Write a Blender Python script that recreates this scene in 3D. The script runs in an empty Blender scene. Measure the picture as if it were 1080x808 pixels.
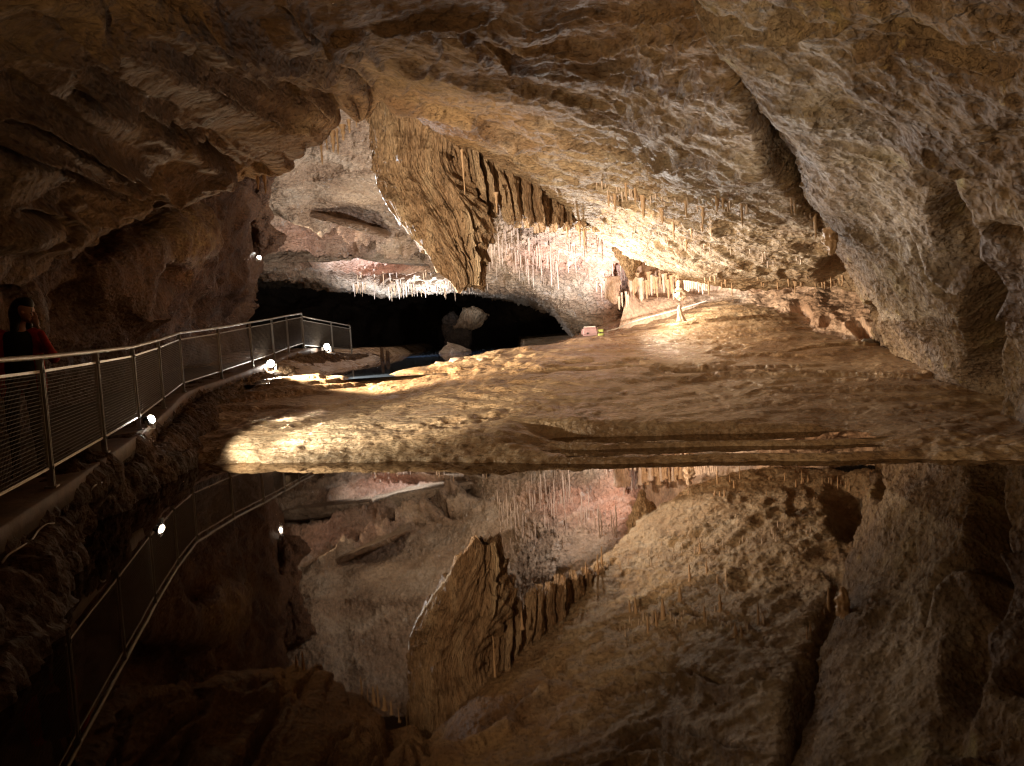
import bpy, bmesh, math, random
import numpy as np
from mathutils import Vector, Matrix
from mathutils.bvhtree import BVHTree
random.seed(7); rng = np.random.default_rng(11)
S = bpy.context.scene
C = S.collection
# ------------------------------------------------------------------ camera
F = 850.0; CX = 540.0; CY = 404.0; CAMZ = 1.8
PITCH = math.radians(-3.78); ROLL = math.radians(-3.454)
cp, sp, cr, sr = math.cos(PITCH), math.sin(PITCH), math.cos(ROLL), math.sin(ROLL)
FW = np.array([0, cp, sp]); UP0 = np.array([0, -sp, cp]); RT0 = np.array([1., 0, 0])
RT = cr*RT0 + sr*UP0; UP = -sr*RT0 + cr*UP0
def P(px, py, y):
    "the point of the cave seen at photo pixel px, py and lying y metres ahead"
    d = FW + (px-CX)/F*RT - (py-CY)/F*UP
    return np.array([0, 0, CAMZ]) + d*(y/d[1])
def pix(p):
    q = np.asarray(p) - np.array([0, 0, CAMZ]); z = np.maximum(q@FW, .05)
    return CX + F*(q@RT)/z, CY - F*(q@UP)/z
cam = bpy.data.cameras.new('camera'); co = bpy.data.objects.new('camera', cam); C.objects.link(co)
cam.sensor_width = 36; cam.lens = F/1080*36; cam.clip_end = 300; cam.clip_start = .05
M = Matrix([[RT[i], UP[i], -FW[i], (0, 0, CAMZ)[i]] for i in range(3)] + [[0, 0, 0, 1]])
co.matrix_world = M; S.camera = co
# ------------------------------------------------------------------ noise
_perm = rng.permutation(256).astype(np.int32); _perm = np.concatenate([_perm, _perm])
_g = rng.normal(size=(256, 3)).astype(np.float32); _g /= np.linalg.norm(_g, axis=1)[:, None]
def perlin(p):
    p = p.astype(np.float32); i = np.floor(p).astype(np.int32); f = p - i; i &= 255
    u = f*f*f*(f*(f*6-15)+10); out = np.zeros(len(p), np.float32)
    for dx in (0, 1):
        wx = u[:, 0] if dx else 1-u[:, 0]
        a = _perm[(i[:, 0]+dx) & 255]
        for dy in (0, 1):
            wy = u[:, 1] if dy else 1-u[:, 1]
            b = _perm[a + ((i[:, 1]+dy) & 255)]
            for dz in (0, 1):
                wz = u[:, 2] if dz else 1-u[:, 2]
                h = _perm[b + ((i[:, 2]+dz) & 255)]; g = _g[h]
                out += wx*wy*wz*(g[:, 0]*(f[:, 0]-dx)+g[:, 1]*(f[:, 1]-dy)+g[:, 2]*(f[:, 2]-dz))
    return out*1.5
def fbm(p, s, o=4, gain=.5, seed=0, st=(1, 1, 1)):
    q = p*np.array(st)/s + seed*17.3; a = 1.; r = 0
    for k in range(o):
        r = r + a*perlin(q); a *= gain; q = q*2.03 + 5.1
    return r
def ridged(p, s, o=4, seed=0, st=(1, 1, 1)):
    q = p*np.array(st)/s + seed*13.7; a = 1.; r = 0
    for k in range(o):
        r = r + a*(1-2*np.abs(perlin(q))); a *= .5; q = q*2.07 + 3.3
    return r
def sstep(a, b, x):
    t = np.clip((x-a)/(b-a), 0, 1); return t*t*(3-2*t)
# ------------------------------------------------------------------ object helpers
def tag(o, label=None, cat=None, group=None, kind=None):
    for k, v in (('label', label), ('category', cat), ('group', group), ('kind', kind)):
        if v: o[k] = v
    return o
def link(name, me, mat=None, parent=None):
    o = bpy.data.objects.new(name, me); C.objects.link(o)
    if mat is not None: me.materials.append(mat)
    if parent is not None: o.parent = parent
    return o
def empty(name, loc=(0, 0, 0), rz=0):
    o = bpy.data.objects.new(name, None); C.objects.link(o); o.location = loc; o.rotation_euler = (0, 0, rz)
    o.empty_display_size = .1
    return o
def grid_mesh(name, V, mat, parent=None, flip=False, tint=None, cyclic=False):
    n, m = V.shape[:2]; me = bpy.data.meshes.new(name)
    idx = np.arange(n*m).reshape(n, m)
    if cyclic: idx = np.concatenate([idx, idx[:, :1]], 1)
    q = np.stack([idx[:-1, :-1], idx[:-1, 1:], idx[1:, 1:], idx[1:, :-1]], -1).reshape(-1, 4)
    if flip: q = q[:, ::-1]
    me.vertices.add(n*m); me.vertices.foreach_set('co', V.reshape(-1).astype(np.float32))
    me.loops.add(q.size); me.loops.foreach_set('vertex_index', q.reshape(-1).astype(np.int32))
    me.polygons.add(len(q)); me.polygons.foreach_set('loop_start', np.arange(0, q.size, 4, dtype=np.int32))
    me.polygons.foreach_set('use_smooth', np.ones(len(q), bool))
    if tint is not None:
        a = me.attributes.new('tint', 'FLOAT', 'POINT'); a.data.foreach_set('value', tint.reshape(-1).astype(np.float32))
    me.update(); me.validate()
    return link(name, me, mat, parent)
def cr_basis(counts):
    "Catmull-Rom weights: counts[i] samples in the i-th interval"
    n = len(counts)+1; rows = []
    for i, c in enumerate(counts):
        for k in range(c + (1 if i == n-2 else 0)):
            t = k/c; w = np.zeros(n)
            b = (-.5*t**3+t*t-.5*t, 1.5*t**3-2.5*t*t+1, -1.5*t**3+2*t*t+.5*t, .5*t**3-.5*t*t)
            for j, bb in zip((i-1, i, i+1, i+2), b):
                if j < 0: w[0] += 2*bb; w[1] -= bb
                elif j >= n: w[n-1] += 2*bb; w[n-2] -= bb
                else: w[j] += bb
            rows.append(w)
    return np.array(rows)
def patch(ctrl, rc, cc):
    ctrl = np.array(ctrl, float); A = cr_basis(rc); B = cr_basis(cc)
    return np.einsum('ir,rck,jc->ijk', A, ctrl, B)
def normals(V):
    du = np.gradient(V, axis=0); dv = np.gradient(V, axis=1); n = np.cross(du, dv)
    return n/(np.linalg.norm(n, axis=2)[..., None]+1e-9)
def rock(p, big=.3, mid=.12, fine=.03, strata=0., thick=.5, sdir=(.15, .1, 1), seed=0, st=(1, 1, 1)):
    r = big*fbm(p, 3.0, 3, seed=seed, st=st)
    if mid: r = r + mid*(.6*ridged(p, 1.1, 3, seed=seed+1, st=st) + .8*fbm(p, .8, 3, seed=seed+2, st=st))
    if fine: r = r + fine*(fbm(p, .22, 3, seed=seed+3, st=st) - .5*np.clip(ridged(p, .3, 2, seed=seed+4)-.8, 0, 1))
    if strata:
        n = np.array(sdir)/np.linalg.norm(sdir)
        t = p@n/thick + 1.3*fbm(p, 2.6, 3, seed=seed+5)
        k = np.floor(t); s = t-k
        h = np.modf(np.sin(k*12.9898+seed)*43758.5)[0]
        led = sstep(0, .8, s) - sstep(.86, 1., s)
        gate = sstep(-.25, .35, fbm(p, 2.0, 2, seed=seed+6))
        r = r + strata*led*(.5+.7*np.abs(h))*gate
    return r
BV = {}
def displaced(name, V, mat, fn, flip=False, dents=(), beds=(), toward=None, kind='structure', tintfn=None, label=None):
    N = normals(V)
    # make normals look at the inside of the cave
    ref = np.array(toward if toward is not None else (1, 12, 2.5), float)
    sgn = np.sign(np.einsum('ijk,ijk->', N[::7, ::7], ref-V[::7, ::7])); N = N*(sgn or 1)
    p = V.reshape(-1, 3); d = fn(p)
    px, py = pix(p)
    front = (p[:, 1] > 2)
    for (x, y, a, b, ang, dep) in dents:       # hollows (dep > 0) and lumps (dep < 0) of this rock face
        c, s = math.cos(math.radians(ang)), math.sin(math.radians(ang))
        wob = 6*fbm(p, .9, 2, seed=31)
        u = ((px-x+wob)*c + (py-y+wob)*s)/a; v = (-(px-x)*s + (py-y)*c + wob*.6)/b
        r = np.sqrt(u*u+v*v)
        d = d - dep*(1-sstep(.1, 1.3, r))*front
    mul = 1.5 if name == 'cave_vault' else 1.
    wob = fbm(p, .8, 3, seed=37) if len(beds) else 0
    for pts, wd, dep in beds:                   # bedding planes: a lip above, a dark undercut below
        xs, yy = [q[0] for q in pts], [q[1] for q in pts]
        fade = sstep(xs[0]-15, xs[0]+15, px)*(1-sstep(xs[-1]-15, xs[-1]+15, px))*front
        s = (py - np.interp(px, xs, yy) + wob*4)/wd
        d = d + fade*dep*mul*(.55*np.exp(-((s+1.2)/1.0)**2)*(s < 4) - np.where(s > 0, np.exp(-(s/1.6)**2), np.exp(-(s/.35)**2)))
    V2 = V + N*d.reshape(V.shape[:2])[..., None]
    t = tintfn(V2.reshape(-1, 3), px, py) if tintfn else np.zeros(len(p))
    o = grid_mesh(name, V2, mat, flip=flip, tint=t)
    tag(o, kind=kind)
    st = 3
    W = V2[::st, ::st]; n, m = W.shape[:2]; idx = np.arange(n*m).reshape(n, m)
    q = np.stack([idx[:-1, :-1], idx[:-1, 1:], idx[1:, 1:], idx[1:, :-1]], -1).reshape(-1, 4)
    BV[name+str(len(BV))] = BVHTree.FromPolygons([tuple(v) for v in W.reshape(-1, 3)], [tuple(int(i) for i in f) for f in q])
    return o
def hit(px, py, only=None):
    d = Vector(P(px, py, 1.) - np.array([0, 0, CAMZ])).normalized(); best = None
    for k, b in BV.items():
        if only and not any(k.startswith(s) for s in only): continue
        h = b.ray_cast(Vector((0, 0, CAMZ)), d)
        if h[0] is not None and (best is None or h[3] < best[3]): best = h
    return best
# ------------------------------------------------------------------ materials
def nt(name):
    m = bpy.data.materials.new(name); m.use_nodes = True; t = m.node_tree; t.nodes.clear()
    out = t.nodes.new('ShaderNodeOutputMaterial'); return m, t, out
def N_(t, kind, **kw):
    n = t.nodes.new(kind)
    for k, v in kw.items():
        if k in n.inputs: n.inputs[k].default_value = v
        else: setattr(n, k, v)
    return n
def ramp(t, fac, stops, interp='LINEAR'):
    r = t.nodes.new('ShaderNodeValToRGB'); t.links.new(fac, r.inputs[0]); e = r.color_ramp; e.interpolation = interp
    while len(e.elements) < len(stops): e.elements.new(.5)
    for el, (p, c) in zip(e.elements, stops):
        el.position = p; el.color = (*c, 1) if len(c) == 3 else c
    return r.outputs[0]
def mixc(t, fac, a, b, mode='MIX'):
    m = t.nodes.new('ShaderNodeMix'); m.data_type = 'RGBA'; m.blend_type = mode
    for s, v in ((m.inputs[0], fac), (m.inputs[6], a), (m.inputs[7], b)):
        if hasattr(v, 'is_output'): t.links.new(v, s)
        else: s.default_value = v if not isinstance(v, tuple) or len(v) == 4 else (*v, 1)
    return m.outputs[2]
def rock_mat(name, base, tint, veins=(.05, .03, .02), rough=(.55, .85), bump=1., stretch=(1, 1, 1), rot=(0, 0, 0),
             scale=1., crust=0, crustcol=(.5, .47, .42), spec=.35, strata=0.):
    m, t, out = nt(name); L = t.links.new
    tc = N_(t, 'ShaderNodeTexCoord'); mp = N_(t, 'ShaderNodeMapping'); L(tc.outputs['Object'], mp.inputs[0])
    mp.inputs['Scale'].default_value = stretch; mp.inputs['Rotation'].default_value = rot
    v = mp.outputs[0]; ov = tc.outputs['Object']
    n1 = N_(t, 'ShaderNodeTexNoise', Scale=.55*scale, Detail=9., Roughness=.62, Distortion=.6); L(v, n1.inputs[0])
    col = ramp(t, n1.outputs[0], base)
    at = N_(t, 'ShaderNodeAttribute', attribute_name='tint')
    n2 = N_(t, 'ShaderNodeTexNoise', Scale=1.7*scale, Detail=10., Roughness=.7, Distortion=.3); L(v, n2.inputs[0])
    tcol = ramp(t, n2.outputs[0], tint)
    # the tint's border follows the rock's own mottling
    ad = N_(t, 'ShaderNodeMath', operation='ADD'); L(at.outputs['Fac'], ad.inputs[0])
    mm = N_(t, 'ShaderNodeMath', operation='MULTIPLY_ADD'); L(n2.outputs[0], mm.inputs[0]); mm.inputs[1].default_value = .9; mm.inputs[2].default_value = -.45
    L(mm.outputs[0], ad.inputs[1])
    fc = ramp(t, ad.outputs[0], [(.1, (0, 0, 0)), (.95, (1, 1, 1))])
    col = mixc(t, fc, col, tcol)
    # small dark and pale mottles
    n3 = N_(t, 'ShaderNodeTexNoise', Scale=9*scale, Detail=8., Roughness=.75); L(v, n3.inputs[0])
    sp_ = ramp(t, n3.outputs[0], [(.3, (.48, .46, .44)), (.5, (1, 1, 1)), (.72, (1.4, 1.36, 1.3))])
    col = mixc(t, .85, col, sp_, 'MULTIPLY')
    n4 = N_(t, 'ShaderNodeTexNoise', Scale=1.3*scale, Detail=5., Roughness=.6, Distortion=1.5); L(v, n4.inputs[0])
    vein = ramp(t, n4.outputs[0], [(.475, (0, 0, 0)), (.498, (1, 1, 1)), (.502, (1, 1, 1)), (.525, (0, 0, 0))])
    vf = N_(t, 'ShaderNodeMath', operation='MULTIPLY'); L(vein, vf.inputs[0]); vf.inputs[1].default_value = .35
    col = mixc(t, vf.outputs[0], col, veins)
    if crust:
        n5 = N_(t, 'ShaderNodeTexNoise', Scale=2.2*scale, Detail=12., Roughness=.78); L(ov, n5.inputs[0])
        cf = ramp(t, n5.outputs[0], [(.6-crust*.22, (0, 0, 0)), (.66-crust*.16, (1, 1, 1))])
        cm = N_(t, 'ShaderNodeMath', operation='MULTIPLY'); L(cf, cm.inputs[0]); cm.inputs[1].default_value = .75
        col = mixc(t, cm.outputs[0], col, crustcol)
    b = N_(t, 'ShaderNodeBsdfPrincipled'); L(col, b.inputs['Base Color'])
    b.inputs['Specular IOR Level'].default_value = spec
    rr = N_(t, 'ShaderNodeMapRange'); L(n1.outputs[0], rr.inputs[0]); rr.inputs[1].default_value = .3; rr.inputs[2].default_value = .7
    rr.inputs[3].default_value = rough[0]; rr.inputs[4].default_value = rough[1]; L(rr.outputs[0], b.inputs['Roughness'])
    # relief at three sizes
    h1 = N_(t, 'ShaderNodeTexNoise', Scale=4.5*scale, Detail=7., Roughness=.62); L(v, h1.inputs[0])
    vo = N_(t, 'ShaderNodeTexVoronoi', Scale=11*scale); L(v, vo.inputs[0])
    h2 = N_(t, 'ShaderNodeTexNoise', Scale=22*scale, Detail=3., Roughness=.6); L(v, h2.inputs[0])
    b1 = N_(t, 'ShaderNodeBump', Strength=1., Distance=.22*bump/scale); L(h1.outputs[0], b1.inputs['Height'])
    b2 = N_(t, 'ShaderNodeBump', Strength=.9, Distance=.045*bump/scale); L(vo.outputs[0], b2.inputs['Height']); L(b1.outputs[0], b2.inputs['Normal'])
    b3 = N_(t, 'ShaderNodeBump', Strength=.6, Distance=.02*bump/scale); L(h2.outputs[0], b3.inputs['Height']); L(b2.outputs[0], b3.inputs['Normal'])
    L(b3.outputs[0], b.inputs['Normal']); L(b.outputs[0], out.inputs[0])
    return m
def simple(name, col, rough=.5, metal=0., noise=.25, scale=8, bump=0, emit=None, es=0):
    m, t, out = nt(name); L = t.links.new
    tc = N_(t, 'ShaderNodeTexCoord'); n = N_(t, 'ShaderNodeTexNoise', Scale=float(scale), Detail=6., Roughness=.65); L(tc.outputs['Object'], n.inputs[0])
    lo = tuple(c*(1-noise) for c in col); hi = tuple(min(1, c*(1+noise)) for c in col)
    cc = ramp(t, n.outputs[0], [(.3, lo), (.7, hi)])
    b = N_(t, 'ShaderNodeBsdfPrincipled'); L(cc, b.inputs['Base Color']); b.inputs['Metallic'].default_value = metal
    rr = N_(t, 'ShaderNodeMapRange'); L(n.outputs[0], rr.inputs[0]); rr.inputs[3].default_value = rough*.75; rr.inputs[4].default_value = min(1, rough*1.25); L(rr.outputs[0], b.inputs['Roughness'])
    if bump:
        bb = N_(t, 'ShaderNodeBump', Strength=1., Distance=bump); L(n.outputs[0], bb.inputs['Height']); L(bb.outputs[0], b.inputs['Normal'])
    if emit:
        b.inputs['Emission Color'].default_value = (*emit, 1); b.inputs['Emission Strength'].default_value = es
    L(b.outputs[0], out.inputs[0]); return m
def water_mat(name, body, ior, rip=0.0004):
    m, t, out = nt(name); L = t.links.new
    tc = N_(t, 'ShaderNodeTexCoord'); n = N_(t, 'ShaderNodeTexNoise', Scale=1.4, Detail=2.); L(tc.outputs['Object'], n.inputs[0])
    bu = N_(t, 'ShaderNodeBump', Strength=1., Distance=rip); L(n.outputs[0], bu.inputs['Height'])
    d = N_(t, 'ShaderNodeBsdfDiffuse'); d.inputs[0].default_value = (*body, 1)
    g = N_(t, 'ShaderNodeBsdfGlossy', Roughness=0.02); g.inputs[0].default_value = (.88, .78, .67, 1); L(bu.outputs[0], g.inputs['Normal'])
    fr = N_(t, 'ShaderNodeFresnel', IOR=ior)
    mx = N_(t, 'ShaderNodeMixShader'); L(fr.outputs[0], mx.inputs[0]); L(d.outputs[0], mx.inputs[1]); L(g.outputs[0], mx.inputs[2]); L(mx.outputs[0], out.inputs[0])
    return m
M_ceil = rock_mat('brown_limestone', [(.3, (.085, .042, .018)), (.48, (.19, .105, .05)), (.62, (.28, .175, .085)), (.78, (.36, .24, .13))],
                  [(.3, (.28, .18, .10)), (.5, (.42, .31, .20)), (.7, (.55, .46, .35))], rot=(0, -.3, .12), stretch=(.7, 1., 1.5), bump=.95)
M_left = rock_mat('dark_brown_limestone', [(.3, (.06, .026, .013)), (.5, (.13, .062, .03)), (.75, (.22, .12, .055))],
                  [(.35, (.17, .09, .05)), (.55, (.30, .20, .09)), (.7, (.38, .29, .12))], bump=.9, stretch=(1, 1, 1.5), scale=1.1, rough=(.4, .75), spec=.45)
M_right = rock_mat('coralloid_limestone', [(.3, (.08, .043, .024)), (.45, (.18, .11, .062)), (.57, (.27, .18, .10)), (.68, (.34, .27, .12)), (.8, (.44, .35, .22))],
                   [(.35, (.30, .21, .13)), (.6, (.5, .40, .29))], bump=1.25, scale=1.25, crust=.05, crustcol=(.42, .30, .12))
M_back = rock_mat('pale_limestone', [(.3, (.28, .18, .115)), (.5, (.46, .34, .24)), (.7, (.62, .52, .41))],
                  [(.3, (.42, .20, .13)), (.5, (.62, .36, .26)), (.7, (.74, .52, .42))], bump=.8, stretch=(.8, .9, 1.5), crust=.1, crustcol=(.66, .62, .58))
M_pink = rock_mat('pink_flowstone', [(.3, (.50, .31, .21)), (.5, (.62, .43, .31)), (.7, (.72, .55, .43))],
                  [(.3, (.7, .55, .45)), (.7, (.8, .7, .62))], bump=.5, stretch=(1, 1, .4), rough=(.3, .55), spec=.5)
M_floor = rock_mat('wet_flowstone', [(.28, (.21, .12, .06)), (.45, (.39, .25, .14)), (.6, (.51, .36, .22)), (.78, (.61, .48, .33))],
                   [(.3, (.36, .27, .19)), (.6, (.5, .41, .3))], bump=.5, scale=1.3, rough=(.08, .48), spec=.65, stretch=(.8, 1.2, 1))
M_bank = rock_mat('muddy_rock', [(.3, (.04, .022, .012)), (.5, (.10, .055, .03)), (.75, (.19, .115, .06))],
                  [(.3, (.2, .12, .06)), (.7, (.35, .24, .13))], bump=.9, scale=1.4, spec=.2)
M_drape = rock_mat('golden_flowstone', [(.3, (.20, .11, .055)), (.48, (.37, .24, .14)), (.66, (.54, .40, .26)), (.8, (.64, .52, .38))],
                   [(.3, (.55, .42, .3)), (.7, (.7, .58, .45))], bump=.9, stretch=(1.9, 1.9, .5), rough=(.35, .75), spec=.45)
M_straw = simple('white_calcite', (.62, .48, .38), .5, noise=.3, scale=6, bump=.004)
M_rim = simple('rim_highlight_calcite', (.8, .78, .76), .35, noise=.2, scale=5, bump=.004)  # white of the rim tube also carries the backlit highlight
M_tan = simple('tan_calcite', (.52, .34, .2), .5, noise=.4, scale=9, bump=.01)
M_dark = rock_mat('black_cave_rock', [(.3, (.03, .02, .014)), (.7, (.09, .06, .04))], [(.3, (.1, .07, .05)), (.7, (.14, .1, .08))], bump=1.)
M_lake = water_mat('still_lake_water', (.014, .0065, .003), 2.0)
M_pond = water_mat('back_pond_water', (.12, .17, .26), 1.6, .002)
M_steel = simple('galvanised_steel', (.44, .41, .36), .45, .6, noise=.2, scale=14)
M_wire = simple('steel_wire', (.12, .095, .07), .7, .1, noise=.15)
M_black = simple('black_plastic', (.012, .012, .012), .5)
M_conc = simple('damp_concrete', (.16, .105, .07), .7, noise=.45, scale=3, bump=.02)
# ------------------------------------------------------------------ rock faces
W_ = lambda x, y, z: np.array([x, y, z], float)
CC = []   # columns of the main vault: (near, ..., brink)
cols = [(-500, [(-500, -200, 3.0), (-500, 0, 3.5), (-500, 100, 3.8), (-500, 190, 4.1), (-500, 290, 4.4)]),
 (-150, [(-150, -250, 4), (-150, 0, 5.5), (-150, 90, 6.2), (-150, 190, 6.9), (-150, 305, 7.3)]),
 (0, [(0, -280, 4.4), (0, 0, 6.5), (0, 100, 7.6), (0, 200, 8.6), (0, 300, 9.5)]),
 (70, [(70, -290, 4.6), (70, 0, 6.9), (70, 95, 8.2), (70, 180, 10.), (70, 262, 11.8)]),
 (130, [(130, -290, 4.6), (130, 0, 7.1), (130, 85, 8.7), (130, 155, 11.), (130, 232, 13.2)]),
 (195, [(195, -300, 4.7), (195, 0, 7.3), (195, 75, 9.2), (195, 140, 12), (195, 208, 15)]),
 (265, [(265, -300, 4.8), (265, 0, 7.8), (265, 65, 9.8), (265, 122, 13), (265, 184, 17)]),
 (330, [(330, -300, 4.9), (330, 0, 8.2), (330, 52, 10), (330, 100, 12.8), (330, 150, 16)]),
 (393, [(395, -300, 5), (395, 0, 8.5), (395, 40, 10), (395, 73, 12.3), (396, 106, 15.5)]),
 (455, [(455, -300, 5), (455, 0, 8.8), (455, 48, 10.5), (455, 92, 13), (455, 134, 16.3)]),
 (530, [(530, -300, 5), (530, 0, 9), (530, 65, 11), (530, 125, 14.2), (530, 176, 17.8)]),
 (600, [(600, -300, 4.9), (600, 0, 9), (600, 85, 11.5), (600, 160, 15.2), (600, 226, 19.6)]),
 (655, [(655, -300, 4.8), (655, 0, 8.8), (655, 100, 11.8), (655, 190, 16.3), (655, 262, 21)]),
 (720, [(720, -300, 4.6), (720, 0, 8.2), (720, 120, 11), (720, 215, 15.8), (720, 291, 22)]),
 (790, [(790, -300, 4.4), (790, 0, 7.7), (790, 130, 10.2), (790, 230, 14.9), (790, 299, 22)]),
 (860, [(860, -300, 4.2), (860, 0, 7.6), (860, 140, 10.6), (860, 240, 14.6), (865, 301, 21)]),
 (930, [(930, -300, 4), (930, 0, 7.6), (930, 150, 11), (930, 250, 14.8), (930, 308, 19)]),
 (1080, [(1080, -300, 3.8), (1080, 0, 7.6), (1080, 150, 10.5), (1080, 250, 13.5), (1080, 320, 16)]),
 (1600, [(1600, -300, 2.8), (1600, 0, 5.5), (1600, 150, 7.5), (1600, 250, 9.5), (1600, 320, 11)])]
rows = [[] for _ in range(8)]
for cx, pts in cols:
    pp = [P(*q) for q in pts]
    rows[0].append(W_(pp[0][0]*1.2, -4, 4.6))
    for k in range(5): rows[k+1].append(pp[k])
    e = pp[-1]
    rows[6].append(e + W_(0, .9, .9)); rows[7].append(e + W_(0, 1.6, 4.5))
Vc = patch(rows, [14, 60, 150, 150, 150, 26, 12], [26, 34, 46, 46, 46, 46, 46, 46, 46, 50, 50, 46, 46, 46, 46, 40, 26, 24])
def ceil_fn(p):
    px, py = pix(p)
    left = 1-sstep(330, 520, px)
    a = rock(p, .22, .035, .02, .17, .40, (.62, -.15, 1), 3) + .04*np.clip(ridged(p, .9, 4, seed=51, st=(.6, 1.2, 1))-.9, 0, 1)
    b = rock(p, .12, .04, .02, .10, .15, (.31, .03, .95), 5, st=(.7, 1., 1.6)) + .05*np.clip(ridged(p, .5, 3, seed=52, st=(.35, 1.2, 1.6))-.8, -.4, 1)
    sc = np.clip(fbm(p, .24, 3, seed=9, st=(2.0, .6, 1)), -1, .15)*.035
    return a*left + (b+sc)*(1-left)
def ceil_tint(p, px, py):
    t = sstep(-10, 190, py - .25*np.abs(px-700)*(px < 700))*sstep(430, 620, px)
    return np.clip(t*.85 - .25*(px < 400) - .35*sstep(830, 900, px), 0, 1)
ceil_dents = [(812, 92, 28, 60, -25, .7), (838, 150, 34, 55, -25, .9), (868, 195, 26, 34, -20, .8), (785, 40, 22, 34, -30, .4),
    (140, 60, 120, 9, 25, .2), (225, 150, 85, 8, 28, .35), (60, 120, 80, 10, 30, .22), (150, 120, 60, 9, 38, .25), (110, 195, 90, 8, -12, .25),
    (490, 128, 50, 6, 22, .3), (320, 100, 90, 6, 14, .3), (300, 60, 110, 6, 12, .25), (450, 40, 80, 5, 0, .15), (640, 80, 90, 4, 8, .15), (250, 85, 90, 5, 24, .2),
    (888, 285, 26, 16, 0, .9), (250, 28, 60, 10, 25, -.2), (110, 170, 60, 22, 25, -.3), (20, 245, 60, 22, 0, -.3), (560, 18, 40, 30, -10, -.2)]
ceil_beds = [([(-40, 118), (40, 128), (100, 160), (150, 190)], 4, .2), ([(150, 62), (230, 100), (300, 128), (335, 138)], 3, .2), ([(395, 28), (450, 20), (520, 12)], 3, .15), ([(700, 96), (760, 92), (800, 84)], 2.5, .12), ([(545, 175), (620, 195), (700, 206), (780, 214)], 2, .12),
    ([(-40, 55), (60, 68), (125, 84)], 4, .12), ([(60, 25), (130, 48), (200, 75), (300, 100), (350, 116), (395, 108)], 5, .28), ([(95, 105), (150, 122), (210, 150), (262, 176)], 6, .38),
    ([(130, 8), (200, 28), (260, 50), (350, 92)], 4, .22), ([(210, 12), (300, 52), (345, 70), (392, 88)], 3.5, .18), ([(300, 5), (350, 38), (400, 62), (440, 70)], 4, .15),
    ([(408, 100), (450, 113), (500, 131), (560, 158)], 4, .26), ([(420, 60), (480, 82), (560, 100), (625, 112), (690, 116)], 3, .16), ([(540, 46), (615, 53), (690, 38), (740, 30)], 3, .16),
    ([(480, 30), (560, 70), (640, 74), (720, 62)], 2.6, .14), ([(560, 10), (650, 18), (730, 6)], 3, .14), ([(560, 140), (640, 160), (720, 172), (800, 180)], 2.4, .12),
    ([(620, 120), (700, 136), (780, 140)], 2.2, .12), ([(640, 210), (720, 236), (800, 252), (880, 268)], 1.8, .12), ([(690, 262), (760, 274), (840, 280), (900, 286)], 1.6, .12),
    ([(0, 150), (60, 168), (110, 200), (170, 205)], 5, .22), ([(20, 215), (90, 238), (140, 222), (200, 196), (255, 180)], 3.5, .22)]
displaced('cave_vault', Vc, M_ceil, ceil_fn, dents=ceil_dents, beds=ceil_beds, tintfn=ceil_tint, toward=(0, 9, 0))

# right-hand rock shoulder
rr_ = [[(700, -300, 4.8), (735, -260, 4.3), (900, -260, 3.9), (1080, -280, 3.4), (1350, -380, 2.8)],
 [(745, 0, 9.2), (767, 0, 7.6), (900, 0, 6.4), (1080, 0, 5.6), (1350, 0, 4.3)],
 [(795, 78, 10), (815, 78, 8.4), (940, 80, 7.3), (1080, 80, 6.4), (1350, 80, 4.8)],
 [(836, 148, 11.4), (856, 148, 9.7), (960, 150, 8.5), (1080, 150, 7.4), (1350, 150, 5.3)],
 [(866, 215, 13.2), (886, 215, 11.4), (980, 220, 9.8), (1080, 220, 8.3), (1350, 230, 5.8)],
 [(900, 288, 15.8), (922, 288, 13.8), (1000, 300, 11.4), (1080, 300, 9.6), (1350, 330, 6.5)],
 [(920, 345, 18.5), (940, 350, 16), (1010, 368, 12.8), (1080, 370, 10.8), (1350, 430, 7)],
 [(925, 385, 19), (948, 388, 16.8), (1018, 414, 13.2), (1080, 436, 11.2), (1350, 520, 7.2)],
 [(925, 425, 19), (948, 430, 16.6), (1020, 470, 13), (1080, 500, 11), (1350, 700, 7)]]
Vr = patch([[P(*q) for q in r] + [W_(3.6+.36*i, -1.5, 5.2-.75*i), W_(3.8+.36*i, -6, 5.4-.78*i)] for i, r in enumerate(rr_)], [50, 70, 70, 70, 70, 60, 50, 30], [70, 130, 130, 60, 60, 20])
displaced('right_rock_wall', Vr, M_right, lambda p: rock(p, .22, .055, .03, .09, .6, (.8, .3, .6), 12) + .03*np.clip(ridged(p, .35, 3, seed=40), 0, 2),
    dents=[(1008, 240, 24, 42, -20, .6), (1044, 330, 18, 60, -8, .65), (1042, 395, 20, 50, 0, .7), (990, 190, 24, 20, 0, .2), (1030, 280, 30, 14, 40, .3),
           (1000, 25, 70, 7, 5, .3), (925, 330, 10, 14, 0, .5), (1070, 250, 30, 14, 35, .3)],
    beds=[([(790, 20), (850, 22), (900, 12)], 3, .2), ([(900, 55), (960, 48), (1080, 60)], 3, .18), ([(960, 150), (1010, 172), (1080, 210)], 4, .12), ([(960, 250), (1010, 300), (1080, 340)], 4, .18)],
    tintfn=lambda p, px, py: np.clip(.75*np.exp(-((px-880-(py-130)*.55)/50)**2)*(py < 330) + .2*np.exp(-((py-380)/60)**2), 0, 1), toward=(0, 10, 2))

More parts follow.
